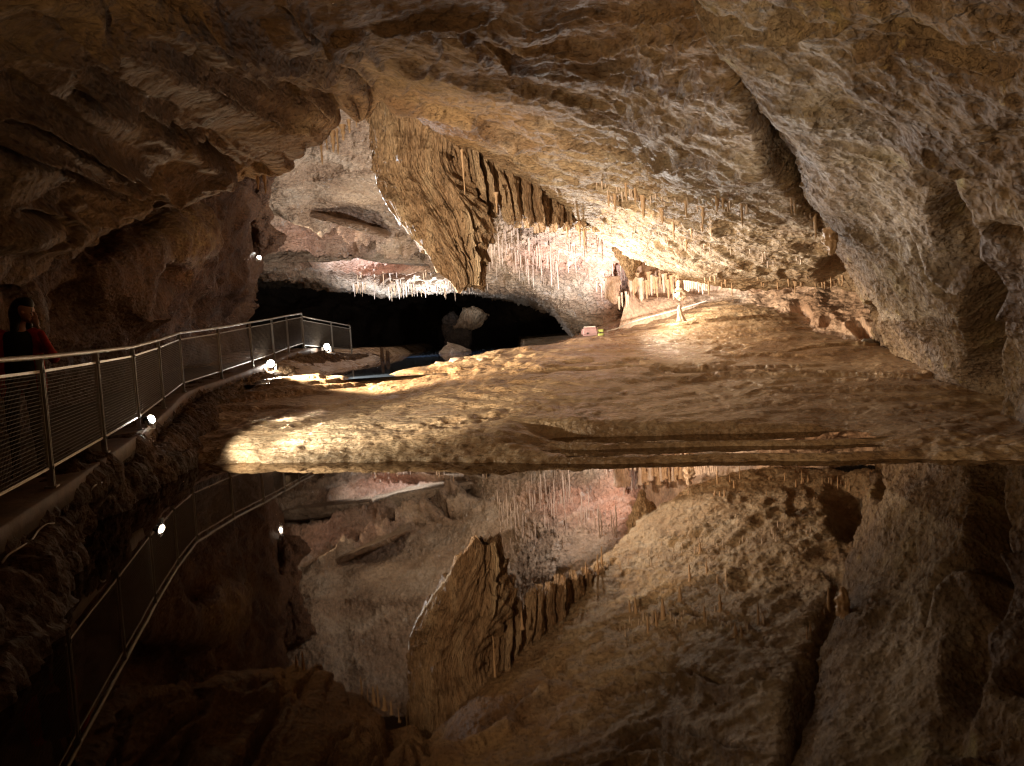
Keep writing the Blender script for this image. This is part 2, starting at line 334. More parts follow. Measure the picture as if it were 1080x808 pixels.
# left wall behind the walkway
ll = [[(-700, 0, 3), (-150, 180, 7.6), (0, 190, 10.5), (70, 170, 13.2), (130, 140, 15.), (195, 130, 18), (245, 120, 23), (268, 120, 28), (262, 110, 36)],
 [(-700, 150, 3), (-150, 290, 8), (0, 290, 11), (70, 262, 14.0), (130, 238, 15.8), (195, 205, 18.5), (243, 190, 24), (266, 190, 27), (262, 190, 35)],
 [(-700, 300, 3), (-150, 340, 7.6), (0, 330, 10.6), (70, 300, 13.5), (130, 275, 15.0), (195, 250, 18.2), (240, 235, 23.4), (264, 230, 27), (262, 225, 35)],
 [(-700, 450, 3), (-150, 400, 7.4), (0, 370, 10.5), (70, 345, 13.6), (130, 320, 16.4), (195, 300, 20), (232, 285, 24), (262, 272, 29), (262, 270, 36)],
 [(-700, 600, 3), (-150, 450, 7.4), (0, 410, 10.5), (70, 390, 13.6), (130, 370, 16.6), (195, 350, 20.5), (225, 335, 25), (252, 320, 30), (255, 320, 37)],
 [(-700, 900, 3), (-150, 520, 7.4), (0, 460, 10.5), (70, 430, 13.6), (130, 410, 16.6), (195, 385, 20.5), (225, 375, 25), (252, 370, 30), (255, 370, 37)]]
Vl = patch([[P(*q) for q in r] for r in ll], [50, 60, 70, 60, 30], [20, 50, 60, 60, 70, 60, 40, 14])
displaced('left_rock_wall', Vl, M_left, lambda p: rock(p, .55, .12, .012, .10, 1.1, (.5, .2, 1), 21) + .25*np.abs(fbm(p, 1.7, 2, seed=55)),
    dents=[(205, 330, 12, 30, 0, .8), (75, 320, 16, 34, 10, .9), (165, 280, 20, 10, -30, .5), (262, 330, 14, 30, 0, .6), (140, 330, 30, 34, 0, -.5), (235, 300, 20, 30, 0, -.4)],
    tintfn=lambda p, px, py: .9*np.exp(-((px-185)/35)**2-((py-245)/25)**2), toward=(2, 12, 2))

# rear chamber: pale roof coming down to the black passage
bc = [[(200, 90, 23), (285, 90, 22), (330, 80, 22), (400, 75, 22), (460, 90, 22), (510, 130, 22), (560, 165, 21.5), (605, 195, 22), (640, 222, 23), (675, 245, 24)],
 [(200, 180, 27), (285, 180, 26), (330, 180, 27), (400, 180, 27), (460, 180, 26.5), (510, 190, 25), (560, 212, 23), (605, 224, 23), (640, 248, 24), (672, 262, 25)],
 [(200, 225, 29), (285, 225, 29), (330, 226, 30.6), (400, 234, 31.5), (460, 232, 30), (510, 232, 27), (560, 238, 25), (605, 247, 24.6), (640, 262, 25), (670, 275, 26)],
 [(200, 258, 32), (285, 256, 32), (330, 252, 33), (400, 254, 34), (460, 256, 32), (510, 255, 29.5), (560, 260, 27), (606, 264, 26), (642, 280, 26), (668, 290, 27)],
 [(200, 268, 36), (285, 270, 36), (330, 268, 38), (400, 272, 39), (460, 275, 36.5), (510, 276, 32), (560, 280, 29), (608, 284, 27.6), (644, 298, 27), (664, 306, 28)],
 [(200, 285, 38), (270, 285, 38), (325, 297, 40), (400, 306, 41), (462, 304, 38), (515, 303, 34), (565, 306, 31), (606, 322, 29), (646, 325, 28), (660, 330, 29)],
 [(200, 290, 46), (270, 288, 46), (320, 296, 48), (400, 300, 49), (460, 300, 46), (520, 303, 40), (575, 314, 36), (615, 352, 31), (650, 358, 28.5), (662, 358, 29.5)],
 [(200, 300, 55), (260, 300, 55), (320, 300, 56), (400, 302, 57), (460, 303, 54), (530, 312, 47), (585, 330, 42), (622, 380, 34), (652, 380, 29), (664, 380, 30)]]
Vb = patch([[P(*q) for q in r] for r in bc], [40, 70, 60, 70, 60, 30, 20], [50, 50, 60, 60, 60, 60, 60, 50, 40])
def back_fn(p):
    px, py = pix(p); lo = sstep(225, 285, py)
    d = rock(p, .2, .04, .015, .15, .8, (.1, .45, 1), 33) + lo*(.09*ridged(p, .7, 3, seed=34) + .10*fbm(p, .35, 3, seed=35))
    return d + .05*fbm(p, .15, 2, seed=3)
back_beds = [([(300, 222), (324, 224), (345, 232), (372, 240), (405, 250), (450, 256)], 3.5, 1.5), ([(270, 252), (320, 250), (370, 258), (430, 262), (480, 268)], 2.5, 1.2), ([(275, 196), (320, 188), (360, 178), (400, 176)], 1.4, .3),
    ([(262, 272), (330, 274), (380, 284), (440, 282), (500, 286)], 2.5, 1.1), ([(500, 262), (540, 272), (600, 276)], 2, .5), ([(510, 240), (570, 250), (620, 262)], 1.8, .4), ([(290, 284), (330, 290), (400, 296), (470, 294)], 1.6, .6)]
displaced('rear_chamber_roof', Vb, M_back, back_fn, beds=back_beds, dents=[(345, 232, 26, 5, 15, 1.2), (385, 242, 22, 4, 12, .9), (300, 262, 40, 4, 0, .8), (440, 250, 30, 3, 5, .7),
    (655, 292, 9, 12, 0, .6), (530, 292, 12, 5, 0, .5), (400, 290, 20, 5, 0, .5), (590, 265, 30, 4, 10, .3)],
    tintfn=lambda p, px, py: np.clip(.9*np.exp(-((px-600)/70)**2-((py-268)/18)**2)+.9*np.exp(-((px-395)/60)**2-((py-274)/16)**2)+.8*np.exp(-((px-330)/70)**2-((py-240)/14)**2)+.8*np.exp(-((px-655)/25)**2), 0, 1))

# pink flowstone wall and the low wall under the vault's brink
pk = [[(655, 235, 24.5), (680, 240, 25), (720, 265, 25), (760, 285, 25), (800, 292, 24.5), (850, 294, 23.5), (900, 300, 22), (960, 305, 19.5)],
 [(662, 275, 25.2), (682, 272, 25.6), (720, 285, 25.6), (760, 296, 25.4), (800, 301, 24.6), (850, 303, 23.4), (900, 312, 21.5), (960, 320, 19)],
 [(664, 300, 25.4), (684, 300, 25.8), (720, 303, 25.8), (760, 305, 25.6), (800, 310, 24.2), (850, 315, 22.6), (900, 330, 20.6), (960, 340, 18.5)],
 [(658, 325, 25.2), (684, 322, 25.2), (720, 319, 25.2), (760, 314, 25.2), (800, 320, 23.6), (850, 330, 21.8), (902, 348, 19.8), (960, 362, 18)],
 [(652, 350, 25.), (684, 342, 24.9), (720, 334, 24.9), (760, 322, 25), (800, 333, 23), (850, 352, 21), (905, 372, 19), (960, 392, 17.5)],
 [(650, 370, 25.), (684, 370, 24.9), (720, 360, 24.9), (760, 350, 25), (800, 360, 23), (850, 380, 20.6), (905, 400, 18.6), (960, 430, 17)]]
Vp = patch([[P(*q) for q in r] for r in pk], [40, 40, 40, 40, 20], [34, 60, 60, 60, 60, 60, 40])
def pink_fn(p):
    px, py = pix(p); k = sstep(765, 800, px)
    return .05*fbm(p, .5, 3, seed=2, st=(1, 1, .25))*(1-k) + k*rock(p, .15, .12, .03, 0, seed=8) + .1*fbm(p, 1.5, 2, seed=7)
displaced('pink_flowstone_wall', Vp, M_pink, pink_fn, dents=[(695, 305, 28, 9, 0, .35), (845, 332, 10, 14, -30, .5), (873, 340, 6, 8, 0, .5), (775, 303, 12, 3, 20, .4), (740, 303, 22, 4, 0, .3), (905, 345, 8, 10, 0, .5)],
    tintfn=lambda p, px, py: .9*sstep(700, 760, px)*(1-sstep(780, 800, px)))

# the black passage behind and the outer shell that closes it
dk = [[(-100, 60, 58), (300, 60, 64), (560, 60, 62), (760, 60, 52)], [(-100, 250, 58), (300, 250, 62), (560, 250, 60), (760, 250, 50)],
      [(-100, 330, 56), (300, 330, 60), (560, 330, 58), (760, 330, 48)], [(-100, 420, 54), (300, 420, 58), (560, 420, 56), (760, 420, 46)]]
Vd = patch([[P(*q) for q in r] for r in dk], [20, 60, 20], [50, 80, 60])
displaced('far_passage_wall', Vd, M_dark, lambda p: rock(p, 1.2, .4, .05, .3, 1.2, seed=61))

# ------------------------------------------------------------------ floor
fl = [(150, 500, 13.5), (190, 489, 12.7), (240, 490, 12.35), (300, 488, 12.15), (380, 487, 11.7), (450, 487, 11.4), (540, 489, 10.8), (640, 492, 10.3), (760, 489, 9.95), (900, 488, 9.5), (1080, 487, 8.95), (1300, 487, 8.2)]
fpts = [P(*q) for q in fl]
def onz(px, py, z):
    d = P(px, py, 1.)-np.array([0, 0, CAMZ]); return np.array([0, 0, CAMZ]) + d*((z-CAMZ)/d[2])
for p in list(fpts): p[2] = 0
def slope(x0, y, z): fpts.append(W_(x0, y, z))
for p in fpts[:12]: slope(p[0], p[1]-1.3, -.85); slope(p[0], p[1]-3.2, -1.5)
for px, py, d in [(230, 455, 14.5), (300, 450, 14.2), (380, 440, 14.5), (460, 440, 13.4), (540, 440, 12.7), (640, 445, 12), (760, 455, 11.2), (900, 455, 10.7), (1080, 460, 10), (1250, 470, 9.6),
    (230, 425, 19), (300, 410, 18.2), (380, 412, 18.6), (450, 405, 17.8), (540, 405, 15.4), (600, 400, 15.2), (700, 405, 14.7), (780, 410, 14.1), (860, 410, 13.8), (930, 410, 13.4), (1030, 424, 12.4), (1100, 438, 11.3),
    (350, 398, 19.3), (420, 392, 20.3), (500, 386, 19.1), (560, 383, 17.9), (640, 385, 17), (720, 385, 16.7), (800, 384, 16.3), (860, 385, 15.8), (915, 372, 16.8), (1000, 395, 13.9),
    (520, 373, 22), (570, 366, 22), (620, 358, 23), (660, 350, 24), (700, 340, 24.5), (735, 327, 24.6), (765, 317, 24.6), (800, 325, 23), (850, 344, 21), (900, 362, 18.5),
    (680, 366, 20), (740, 358, 20.5), (790, 357, 20), (840, 365, 18.5), (650, 374, 18.5), (760, 374, 18), (850, 375, 17)]:
    fpts.append(P(px, py, d))
for x, y, z in [(-5.6, 13, -.1), (-6, 15, .2), (-5.4, 18.6, .95), (-6.2, 17, .6), (-6.2, 20, .9), (-6.1, 24, 1.1), (-6.2, 28, 1.1), (-3.5, 20, .80), (-4.5, 21.5, .5), (-1.5, 23.5, .5), (-4, 26, .4), (-1, 27, .6), (-6.2, 32, 1.0), (-2, 32, .5), (1.5, 40, 1.3), (1.5, 48, 1.3), (1.0, 30, .9),
    (-9, 20, .9), (-9, 30, 1.4), (-8, 36, 1.35), (-4, 36, 1.1), (0, 36, 1.1), (4, 34, 1.4), (8, 30, 2.4), (2, 45, 1.2), (-12, 45, 1.3), (-5, 45, 1.2), (-5, 60, 1.2), (5, 60, 1.2), (12, 25, 1.9), (12, 18, 1.), (14, 12, .3), (9.5, 16, .55), (9, 20, .95), (10, 13, .3), (8, 25, 1.9), (-8, 13, .6), (-10, 16, .8), (2.5, 27.5, 1.5), (5, 28, 2.2)]:
    fpts.append(W_(x, y, z))
fp = np.array(fpts); SC = 8.
def K(a, b):
    d2 = ((a[:, None, :2]-b[None, :, :2])**2).sum(-1)/SC**2; return np.where(d2 > 1e-12, .5*d2*np.log(d2+1e-12), 0)
n = len(fp); A = np.zeros((n+3, n+3)); A[:n, :n] = K(fp, fp)+np.eye(n)*1e-3; A[:n, n] = 1; A[:n, n+1:n+3] = fp[:, :2]; A[n:, :n] = A[:n, n:].T
wt = np.linalg.solve(A, np.concatenate([fp[:, 2], np.zeros(3)]))
def floor_base(xy):
    out = np.empty(len(xy))
    for s in range(0, len(xy), 60000):
        q = xy[s:s+60000]; out[s:s+60000] = K(q, fp)@wt[:n] + wt[n] + q@wt[n+1:]
    return out
def gour_line(x):  # front dam of the rimstone terraces
    return np.interp(x, [-6, -4, -1, 0, 1.2, 2.5, 4, 8], [12.9, 12.2, 11.3, 10.85, 10.3, 10.05, 9.55, 9.0])
def floor_z(xy):
    z = floor_base(xy); ysh = np.interp(xy[:, 0], [-8, -5.4, -4.7, -4.2, -3.5, -1.9, -.7, 0, .6], [36, 31, 25, 20., 20.8, 21.7, 24.4, 30, 35])
    yy = xy[:, 1]-ysh+.5*perlin(np.column_stack([xy*.6, 0*xy[:, 0]])); pk_ = sstep(-.5, 2.2, yy)*(1-sstep(75, 80, xy[:, 1]))*(xy[:, 0] < .6)*sstep(-6.4, -5.2, xy[:, 0]+.5*np.sin(xy[:, 1]*.7))
    z = z - np.clip(z-.66, 0, 1)*pk_; p = np.column_stack([xy, np.zeros(len(xy))])
    x, y = xy[:, 0], xy[:, 1]
    g = y - gour_line(x) + .10*fbm(p, 1.1, 3, seed=71)
    z = z + np.exp(-((g-.1)/.9)**2)*(.05*fbm(p, .7, 3, seed=70)+.035*fbm(p, .22, 3, seed=69))
    z = z + .05*fbm(p, 1.6, 4, seed=72) + .016*fbm(p, .25, 4, seed=73) + .012*np.clip(ridged(p, .45, 3, seed=79, st=(1, 2, 1))-.6, 0, 1)
    # stepped terraces, steeper at their fronts
    stp = np.interp(y, [10, 14, 20], [.05, .075, .12]); t = z/stp + .9*fbm(p, 2.2, 3, seed=74); k = np.floor(t); s = t-k
    zt = z + stp*(sstep(.0, .4, s)-s)*(.35+.5*sstep(-.3, .4, fbm(p, 3., 2, seed=78)))
    z = np.where((g > .2) & (y < 30), zt, z)
    gate = sstep(-.2, .8, x)*(1-sstep(4.2, 5.2, x))
    for off, h, w in ((.10, .075, .08), (.82, .135, .09)):
        rim = np.exp(-((g-off)/w)**2); pool = np.exp(-((g-off-.46)/.36)**6)
        z = z + gate*rim*(h+.008-z) ; z = z - gate*pool*np.clip(z-(h-.05), 0, .6)
    # pit of broken crust in the middle of the lit floor
    z = z - .16*np.exp(-((x+1.0)/.75)**2-((y-12.9)/.35)**2)*np.clip(fbm(p, .3, 3, seed=75)+.4, 0, 1.2)
    z = z - .05*np.clip(ridged(p, .5, 3, seed=76, st=(.6, 1, 1))-.9, 0, 1)*sstep(-4, -2, x)*(1-sstep(.2, 2.5, x))
    # long cracked crust edges and shallow wet pans across the slope
    for yc, amp, f in ((14.6, .10, .0), (16.2, .12, 1.7), (17.6, .12, 3.1), (19.2, .16, 4.4), (13.2, .06, 5.)):
        u = y - yc - .5*np.sin(x*.55+f) - .35*fbm(p, 1.3, 3, seed=77)
        z = z + amp*(np.exp(-(u/.10)**2)*.35 - np.where(u < 0, np.exp(-(u/.28)**2), 0)*.6)*sstep(-.2, .5, fbm(p, 4., 2, seed=80+int(f)))
    return z
ny, nx = 620, 760
ys = 7.2*(62/7.2)**(np.linspace(0, 1, ny)**1.05); ts = np.linspace(-.98, 1.0, nx)
X = ts[None, :]*(ys[:, None]*.86+1.); Y = np.repeat(ys[:, None], nx, 1)
Z = floor_z(np.column_stack([X.ravel(), Y.ravel()])).reshape(ny, nx)
Vf = np.stack([X, Y, Z], -1)
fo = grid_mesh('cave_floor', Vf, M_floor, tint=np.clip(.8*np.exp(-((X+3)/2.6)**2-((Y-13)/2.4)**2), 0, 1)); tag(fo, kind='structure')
W = Vf[::3, ::3]; a_, b_ = W.shape[:2]; idx = np.arange(a_*b_).reshape(a_, b_)
BV['floor'] = BVHTree.FromPolygons([tuple(v) for v in W.reshape(-1, 3)], [tuple(int(i) for i in f) for f in np.stack([idx[:-1, :-1], idx[:-1, 1:], idx[1:, 1:], idx[1:, :-1]], -1).reshape(-1, 4)])
def fz(x, y): return float(floor_z(np.array([[x, y]], float))[0])
def sheet(name, x0, x1, y0, y1, z, mat, n=2):
    V = np.stack(np.meshgrid(np.linspace(x0, x1, n), np.linspace(y0, y1, n)), -1); V = np.concatenate([V, np.full(V.shape[:2]+(1,), z)], -1)
    o = grid_mesh(name, V, mat); tag(o, kind='structure'); return o
sheet('lake_water', -16, 18, -6, 14.2, 0., M_lake)
sheet('lake_bed', -18, 20, -8, 9, -1.6, M_dark, 20)
# rimstone pools follow the dams
for off, h in ((.10, .075), (.82, .135)):
    xs = np.linspace(-.6, 5.0, 60); g0 = gour_line(xs)
    V = np.stack([np.stack([xs, g0+off+.02, np.full(60, h)], -1), np.stack([xs, g0+off+.95, np.full(60, h)], -1)])
    tag(grid_mesh('rimstone_pool_water', V, M_lake), kind='structure')
sheet('back_pond_water', -6.4, 1.2, 19.0, 66, .87, M_pond)

# ------------------------------------------------------------------ mesh builders for made things
class MB:
    def __init__(s): s.v = []; s.f = []
    def bar(s, a, b, w, h, up=(0, 0, 1)):
        a, b = Vector(a), Vector(b); d = (b-a).normalized(); u = Vector(up)
        if abs(d.dot(u)) > .95: u = Vector((1, 0, 0)) if abs(d.x) < .9 else Vector((0, 1, 0))
        r = d.cross(u).normalized(); u = r.cross(d).normalized(); n = len(s.v)
        for c in (a, b):
            for sx, sy in ((-1, -1), (1, -1), (1, 1), (-1, 1)): s.v.append(c + r*sx*w/2 + u*sy*h/2)
        s.f += [(n, n+1, n+2, n+3), (n+7, n+6, n+5, n+4)] + [(n+i, n+4+i, n+4+(i+1) % 4, n+(i+1) % 4) for i in range(4)]
    def tube(s, pts, r, k=8, r_end=None):
        pts = [Vector(p) for p in pts]; n0 = len(s.v); m = len(pts)
        for i, p in enumerate(pts):
            d = (pts[min(i+1, m-1)]-pts[max(i-1, 0)]).normalized(); u = Vector((0, 0, 1)) if abs(d.z) < .9 else Vector((1, 0, 0))
            a = d.cross(u).normalized(); b = a.cross(d); rr = r if r_end is None else r+(r_end-r)*i/(m-1)
            for j in range(k): t = 2*math.pi*j/k; s.v.append(p + a*math.cos(t)*rr + b*math.sin(t)*rr)
        for i in range(m-1):
            for j in range(k):
                x = n0+i*k+j; y = n0+i*k+(j+1) % k; s.f.append((x, y, y+k, x+k))
        s.f.append(tuple(n0+j for j in range(k))[::-1]); s.f.append(tuple(n0+(m-1)*k+j for j in range(k)))
    def build(s, name, mat, parent=None, smooth=False, bevel=0):
        me = bpy.data.meshes.new(name); me.from_pydata([tuple(v) for v in s.v], [], s.f); me.update()
        if bevel:
            bm = bmesh.new(); bm.from_mesh(me); bmesh.ops.recalc_face_normals(bm, faces=bm.faces)
            bmesh.ops.bevel(bm, geom=list(bm.edges), offset=bevel, segments=2, affect='EDGES'); bm.to_mesh(me); bm.free()
        if smooth: me.polygons.foreach_set('use_smooth', [True]*len(me.polygons))
        return link(name, me, mat, parent)
# ------------------------------------------------------------------ railing line (foot of each post, at the height of the panel's lower edge)
RL = [(-2.2, -.6, .78), (-2.62, 1.0, .79), (-3.09, 3.06, .79), (-3.65, 5.15, .80), (-4.22, 7.245, .808), (-4.784, 9.335, .838), (-5.382, 11.523, .876), (-6.037, 13.897, .982), (-6.62, 16.233, 1.129),
      (-6.743, 18.765, 1.248), (-6.793, 21.25, 1.40), (-6.87, 23.5, 1.53), (-6.98, 25.5, 1.66), (-7.02, 27.6, 1.78)]
RL2 = [(-7.15, 28.0, 1.70), tuple(P(351, 366.6, 32.)), tuple(P(370.8, 368.7, 34.))]
H_RAIL = 1.0; H_PAN = .872
def railing(line, label, cat='railing'):
    root = empty('railing', line[0]); tag(root, label, cat); o0 = Vector(line[0])
    L_ = [Vector(p)-o0 for p in line]
    hr = MB(); hr.tube([p+Vector((0, 0, H_RAIL)) for p in L_], .024, 10); hr.build('handrail', M_steel, root, True)
    for i, p in enumerate(L_):
        d = (L_[min(i+1, len(L_)-1)]-L_[max(i-1, 0)]); d.z = 0; d.normalize(); nn = Vector((d.y, -d.x, 0))
        m = MB()
        for s_ in (-1, 1): m.bar(p+d*s_*.019+Vector((0, 0, -.17)), p+d*s_*.019+Vector((0, 0, H_RAIL-.02)), .010, .055, nn)
        m.bar(p+Vector((0, 0, -.18)), p+Vector((0, 0, -.165)), .12, .10, nn)
        po = m.build('post', M_steel, root, bevel=.002)
        for z in (0, H_PAN):
            c = MB(); c.bar(p-nn*.036+Vector((0, 0, z)), p+nn*.036+Vector((0, 0, z)), .024, .03); c.build('clamp', M_black, po)
    for a, b in zip(L_[:-1], L_[1:]):
        d = (b-a).normalized(); a2 = a+d*.045; b2 = b-d*.045; ln = (b2-a2).length; Z = Vector((0, 0, 1)); m = MB()
        m.bar(a2, b2, .014, .024); m.bar(a2+Z*H_PAN, b2+Z*H_PAN, .014, .024)
        m.bar(a2+Z*.012, a2+Z*(H_PAN-.012), .014, .022, d); m.bar(b2+Z*.012, b2+Z*(H_PAN-.012), .014, .022, d)
        pn = m.build('mesh_panel', M_steel, root)
        w_ = MB(); nn = Vector((d.y, -d.x, 0)).normalized()
        k = int(H_PAN/.032)
        for j in range(1, k): z = Z*(H_PAN*j/k); w_.bar(a2+z+nn*.002, b2+z+nn*.002, .003, .0045)
        k = int(ln/.032)
        for j in range(1, k): q = a2+d*(ln*j/k)-nn*.003; w_.bar(q+Z*.01, q+Z*(H_PAN-.01), .0034, .003)
        w_.build('wire_mesh', M_wire, pn)
    return root
railing(RL, 'long galvanised railing with wire mesh panels curving along the left walkway, nearest the camera')
railing(RL2, 'short far railing turning right beyond the long railing, in shadow by the back pond')
# walkway slab and its rocky bank
def along(line, n):
    L_ = [Vector(p) for p in line]; B = cr_basis([n]*(len(L_)-1)); return B@np.array([tuple(p) for p in L_])
path = along(RL[:-1]+[(-7.05, 27.9, 1.76), (-7.3, 31.0, 1.70)] + [tuple(P(351, 366.6, 33.)), tuple(P(371, 368.7, 35.))], 14)
T = np.gradient(path, axis=0); T[:, 2] = 0; T /= np.linalg.norm(T, axis=1)[:, None]; R_ = np.stack([T[:, 1], -T[:, 0], 0*T[:, 0]], 1)
prof = [(.10, -.19), (.10, -.36), (-2.2, -.36), (-2.2, -.18), (-1.1, -.175), (0, -.18), (.085, -.18)]
V = np.stack([path + R_*a + np.array([0, 0, b]) for a, b in prof], 1)
V[..., :] += (.012*fbm(V.reshape(-1, 3), .35, 3, seed=90)).reshape(V.shape[:2])[..., None]
tag(grid_mesh('walkway', V, M_conc, cyclic=True), kind='structure')
nb = len(path); offs = np.interp(path[:, 1], [0, 4, 5.8, 7.2, 8.3, 9.3, 10.9, 13, 16, 22, 28], [.5, .5, .42, .1, -.12, .1, .42, .55, .6, .8, 1.1])
base = np.where(path[:, 1] < 14, 0., np.interp(path[:, 1], [14, 18, 22, 28, 40], [.15, .45, .75, .9, 1.1]))
zt = path[:, 2]
ctrl = []
for a, k in ((-.5, 0), (.02, 1), (-.12, 2), (.3, 3), (.62, 4), (1., 5), (1.25, 6)):
    zz = [zt-.30, zt-.37, zt-.50, base+(zt-.3-base)*.62, base+(zt-.3-base)*.3, base-.02, base-.7][k]
    o_ = [np.full(nb, -.5), np.full(nb, .02), np.full(nb, -.12), offs*.45, offs*.8, offs, offs*1.15][k]
    q = path + R_*o_[:, None]; q[:, 2] = zz; ctrl.append(q)
ctrl = np.array(ctrl)[:, ::7]; Vk = patch(ctrl, [8, 10, 24, 24, 24, 14], [26]*(ctrl.shape[1]-1))
displaced('walkway_bank', Vk, M_bank, lambda p: (rock(p, .10, .10, .05, .06, .3, (.1, .1, 1), 44, st=(1.3, 1.3, .7))+.03*np.clip(ridged(p, .16, 3, seed=46), -1, 1)), toward=(5, 14, 2),
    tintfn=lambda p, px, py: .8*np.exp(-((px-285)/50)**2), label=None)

# ------------------------------------------------------------------ lamps along the walkway
M_lens = simple('lit_lamp_glass', (.9, .9, .85), .3, emit=(1, .95, .85), es=60); M_lens.cycles.emission_sampling = 'NONE'
def floodlight(loc, aim, label, size=.16, es=None):
    root = empty('floodlight', loc); tag(root, label, 'floodlight', 'floodlights along the walkway')
    d = Vector(aim).normalized(); s = size
    h = MB(); h.bar(-d*s*.5, d*s*.28, s*1.25, s*.9); h.build('housing', M_black, root, bevel=.01)
    l = MB(); l.tube([d*s*.27, d*s*.33, d*s*.40], s*.52, 20, s*.44); l.build('lens', M_lens, root)
    b = MB(); r = d.cross(Vector((0, 0, 1))).normalized()
    for q in (-1, 1): b.bar(r*q*s*.70, r*q*s*.70-Vector((0, 0, s*1.1)), s*.06, s*.3)
    b.bar(r*s*.76-Vector((0, 0, s*1.1)), -r*s*.76-Vector((0, 0, s*1.1)), s*.3, s*.06); b.build('bracket', M_steel, root)
    return root
LP = [P(158, 443, 11.75), P(285, 384, 22.4), P(344, 366, 30.)]
floodlight(LP[0], (.75, -.2, .35), 'small bright floodlight at the foot of the near railing, throwing light on the pale floor', .12)
floodlight(LP[1], (.5, -.75, .2), 'glaring round-beamed floodlight on the rocky bank below the middle of the long railing', .2)
floodlight(LP[2], (.6, -.75, .1), 'distant floodlight on the brown mound just right of where the long railing ends', .22)
floodlight(P(272.5, 271, 28.6), (.6, -.6, -.3), 'tiny lit lamp high on the left rock pillar above the railing', .13)

# ------------------------------------------------------------------ flowstone drapery
def blade():
    Lf = [(380, 84, 18), (386, 112, 18), (393, 140, 18.1), (396, 168, 18.2), (398, 190, 18.2), (409, 216, 18.), (428, 241, 17.8), (450, 266, 17.6), (473, 288, 17.4), (492, 299, 17.36)]
    Rt = [(470, 112, 17.2), (482, 128, 17.3), (476, 150, 17.4), (474, 172, 17.5), (486, 194, 17.6), (500, 215, 17.65), (508, 237, 17.65), (507, 257, 17.6), (505, 276, 17.55), (497, 300, 17.38)]
    rows = []
    for l, r in zip(Lf, Rt):
        a, b = P(*l), P(*r); w = np.linalg.norm(b-a); th = .35*min(1, w/1.5)+.02
        f = lambda t, o: a+(b-a)*t+np.array([.15*o, -o, 0])
        rows.append([f(0, 0), f(.18, th*.8), f(.4, th*1.3), f(.65, th*1.3), f(.88, th*.9), f(1, 0), f(.85, -th), f(.5, -th*1.2), f(.15, -th*.6), f(0, 0)])
    V = patch(rows, [22, 22, 24, 24, 28, 28, 28, 28, 16], [34, 40, 46, 46, 30, 16, 16, 16, 12])
    n, m = V.shape[:2]; vv, uu = np.meshgrid(np.linspace(0, 1, n), np.linspace(0, 1, m), indexing='ij')
    N = normals(V); c = V.mean((0, 1)); 
    s = np.sign(((V-c)*N).sum()); N = N*s
    q = np.column_stack([uu.ravel()*9, vv.ravel()*1.3, vv.ravel()*0])
    warp = .5*fbm(q, 1.4, 3, seed=81); q2 = q.copy(); q2[:, 0] += warp
    d = .075*(ridged(q2*np.array([1.25, 1.1, 1]), 1., 3, seed=82)-.4) + .10*fbm(V.reshape(-1, 3), .8, 3, seed=92) + .05*ridged(q2*np.array([3.2, 1.5, 1]), 1., 2, seed=83) + .03*fbm(V.reshape(-1, 3), .25, 3, seed=84)
    # overlapping shingles of calcite, slanting down the blade
    t = vv.ravel()*9 + 2.2*uu.ravel() + .9*fbm(q, .9, 2, seed=85); fr = t-np.floor(t); d = d + .13*(fr**2)*(fbm(q, .8, 2, seed=86) > -.1)
    fu = uu.ravel()*4.4 + .7*vv.ravel() + .55*fbm(q, 2.2, 2, seed=87); d = d + .17*(1-np.abs(np.sin(np.pi*fu))**.7)*sstep(.05, .3, vv.ravel())
    edge = np.minimum(uu, 1-uu).ravel(); d = d*sstep(0, .03, edge)
    V = V + N*d.reshape(n, m)[..., None]
    o = grid_mesh('rock_drapery', V, M_drape)
    r_ = MB(); r_.tube([tuple(V[i, 0]+np.array([-.005, -.01, 0])+.012*rng.normal(size=3)) for i in range(14, n-6, 2)], .026, 7, .018); r_.build('calcite_rim_highlight', M_rim, o, True)  # pale calcite edge, added as a white tube to strengthen the backlit rim
    return tag(o, 'large golden fluted rock drapery hanging like a tusk from the vault, the biggest hanging formation', 'rock formation')
blade()
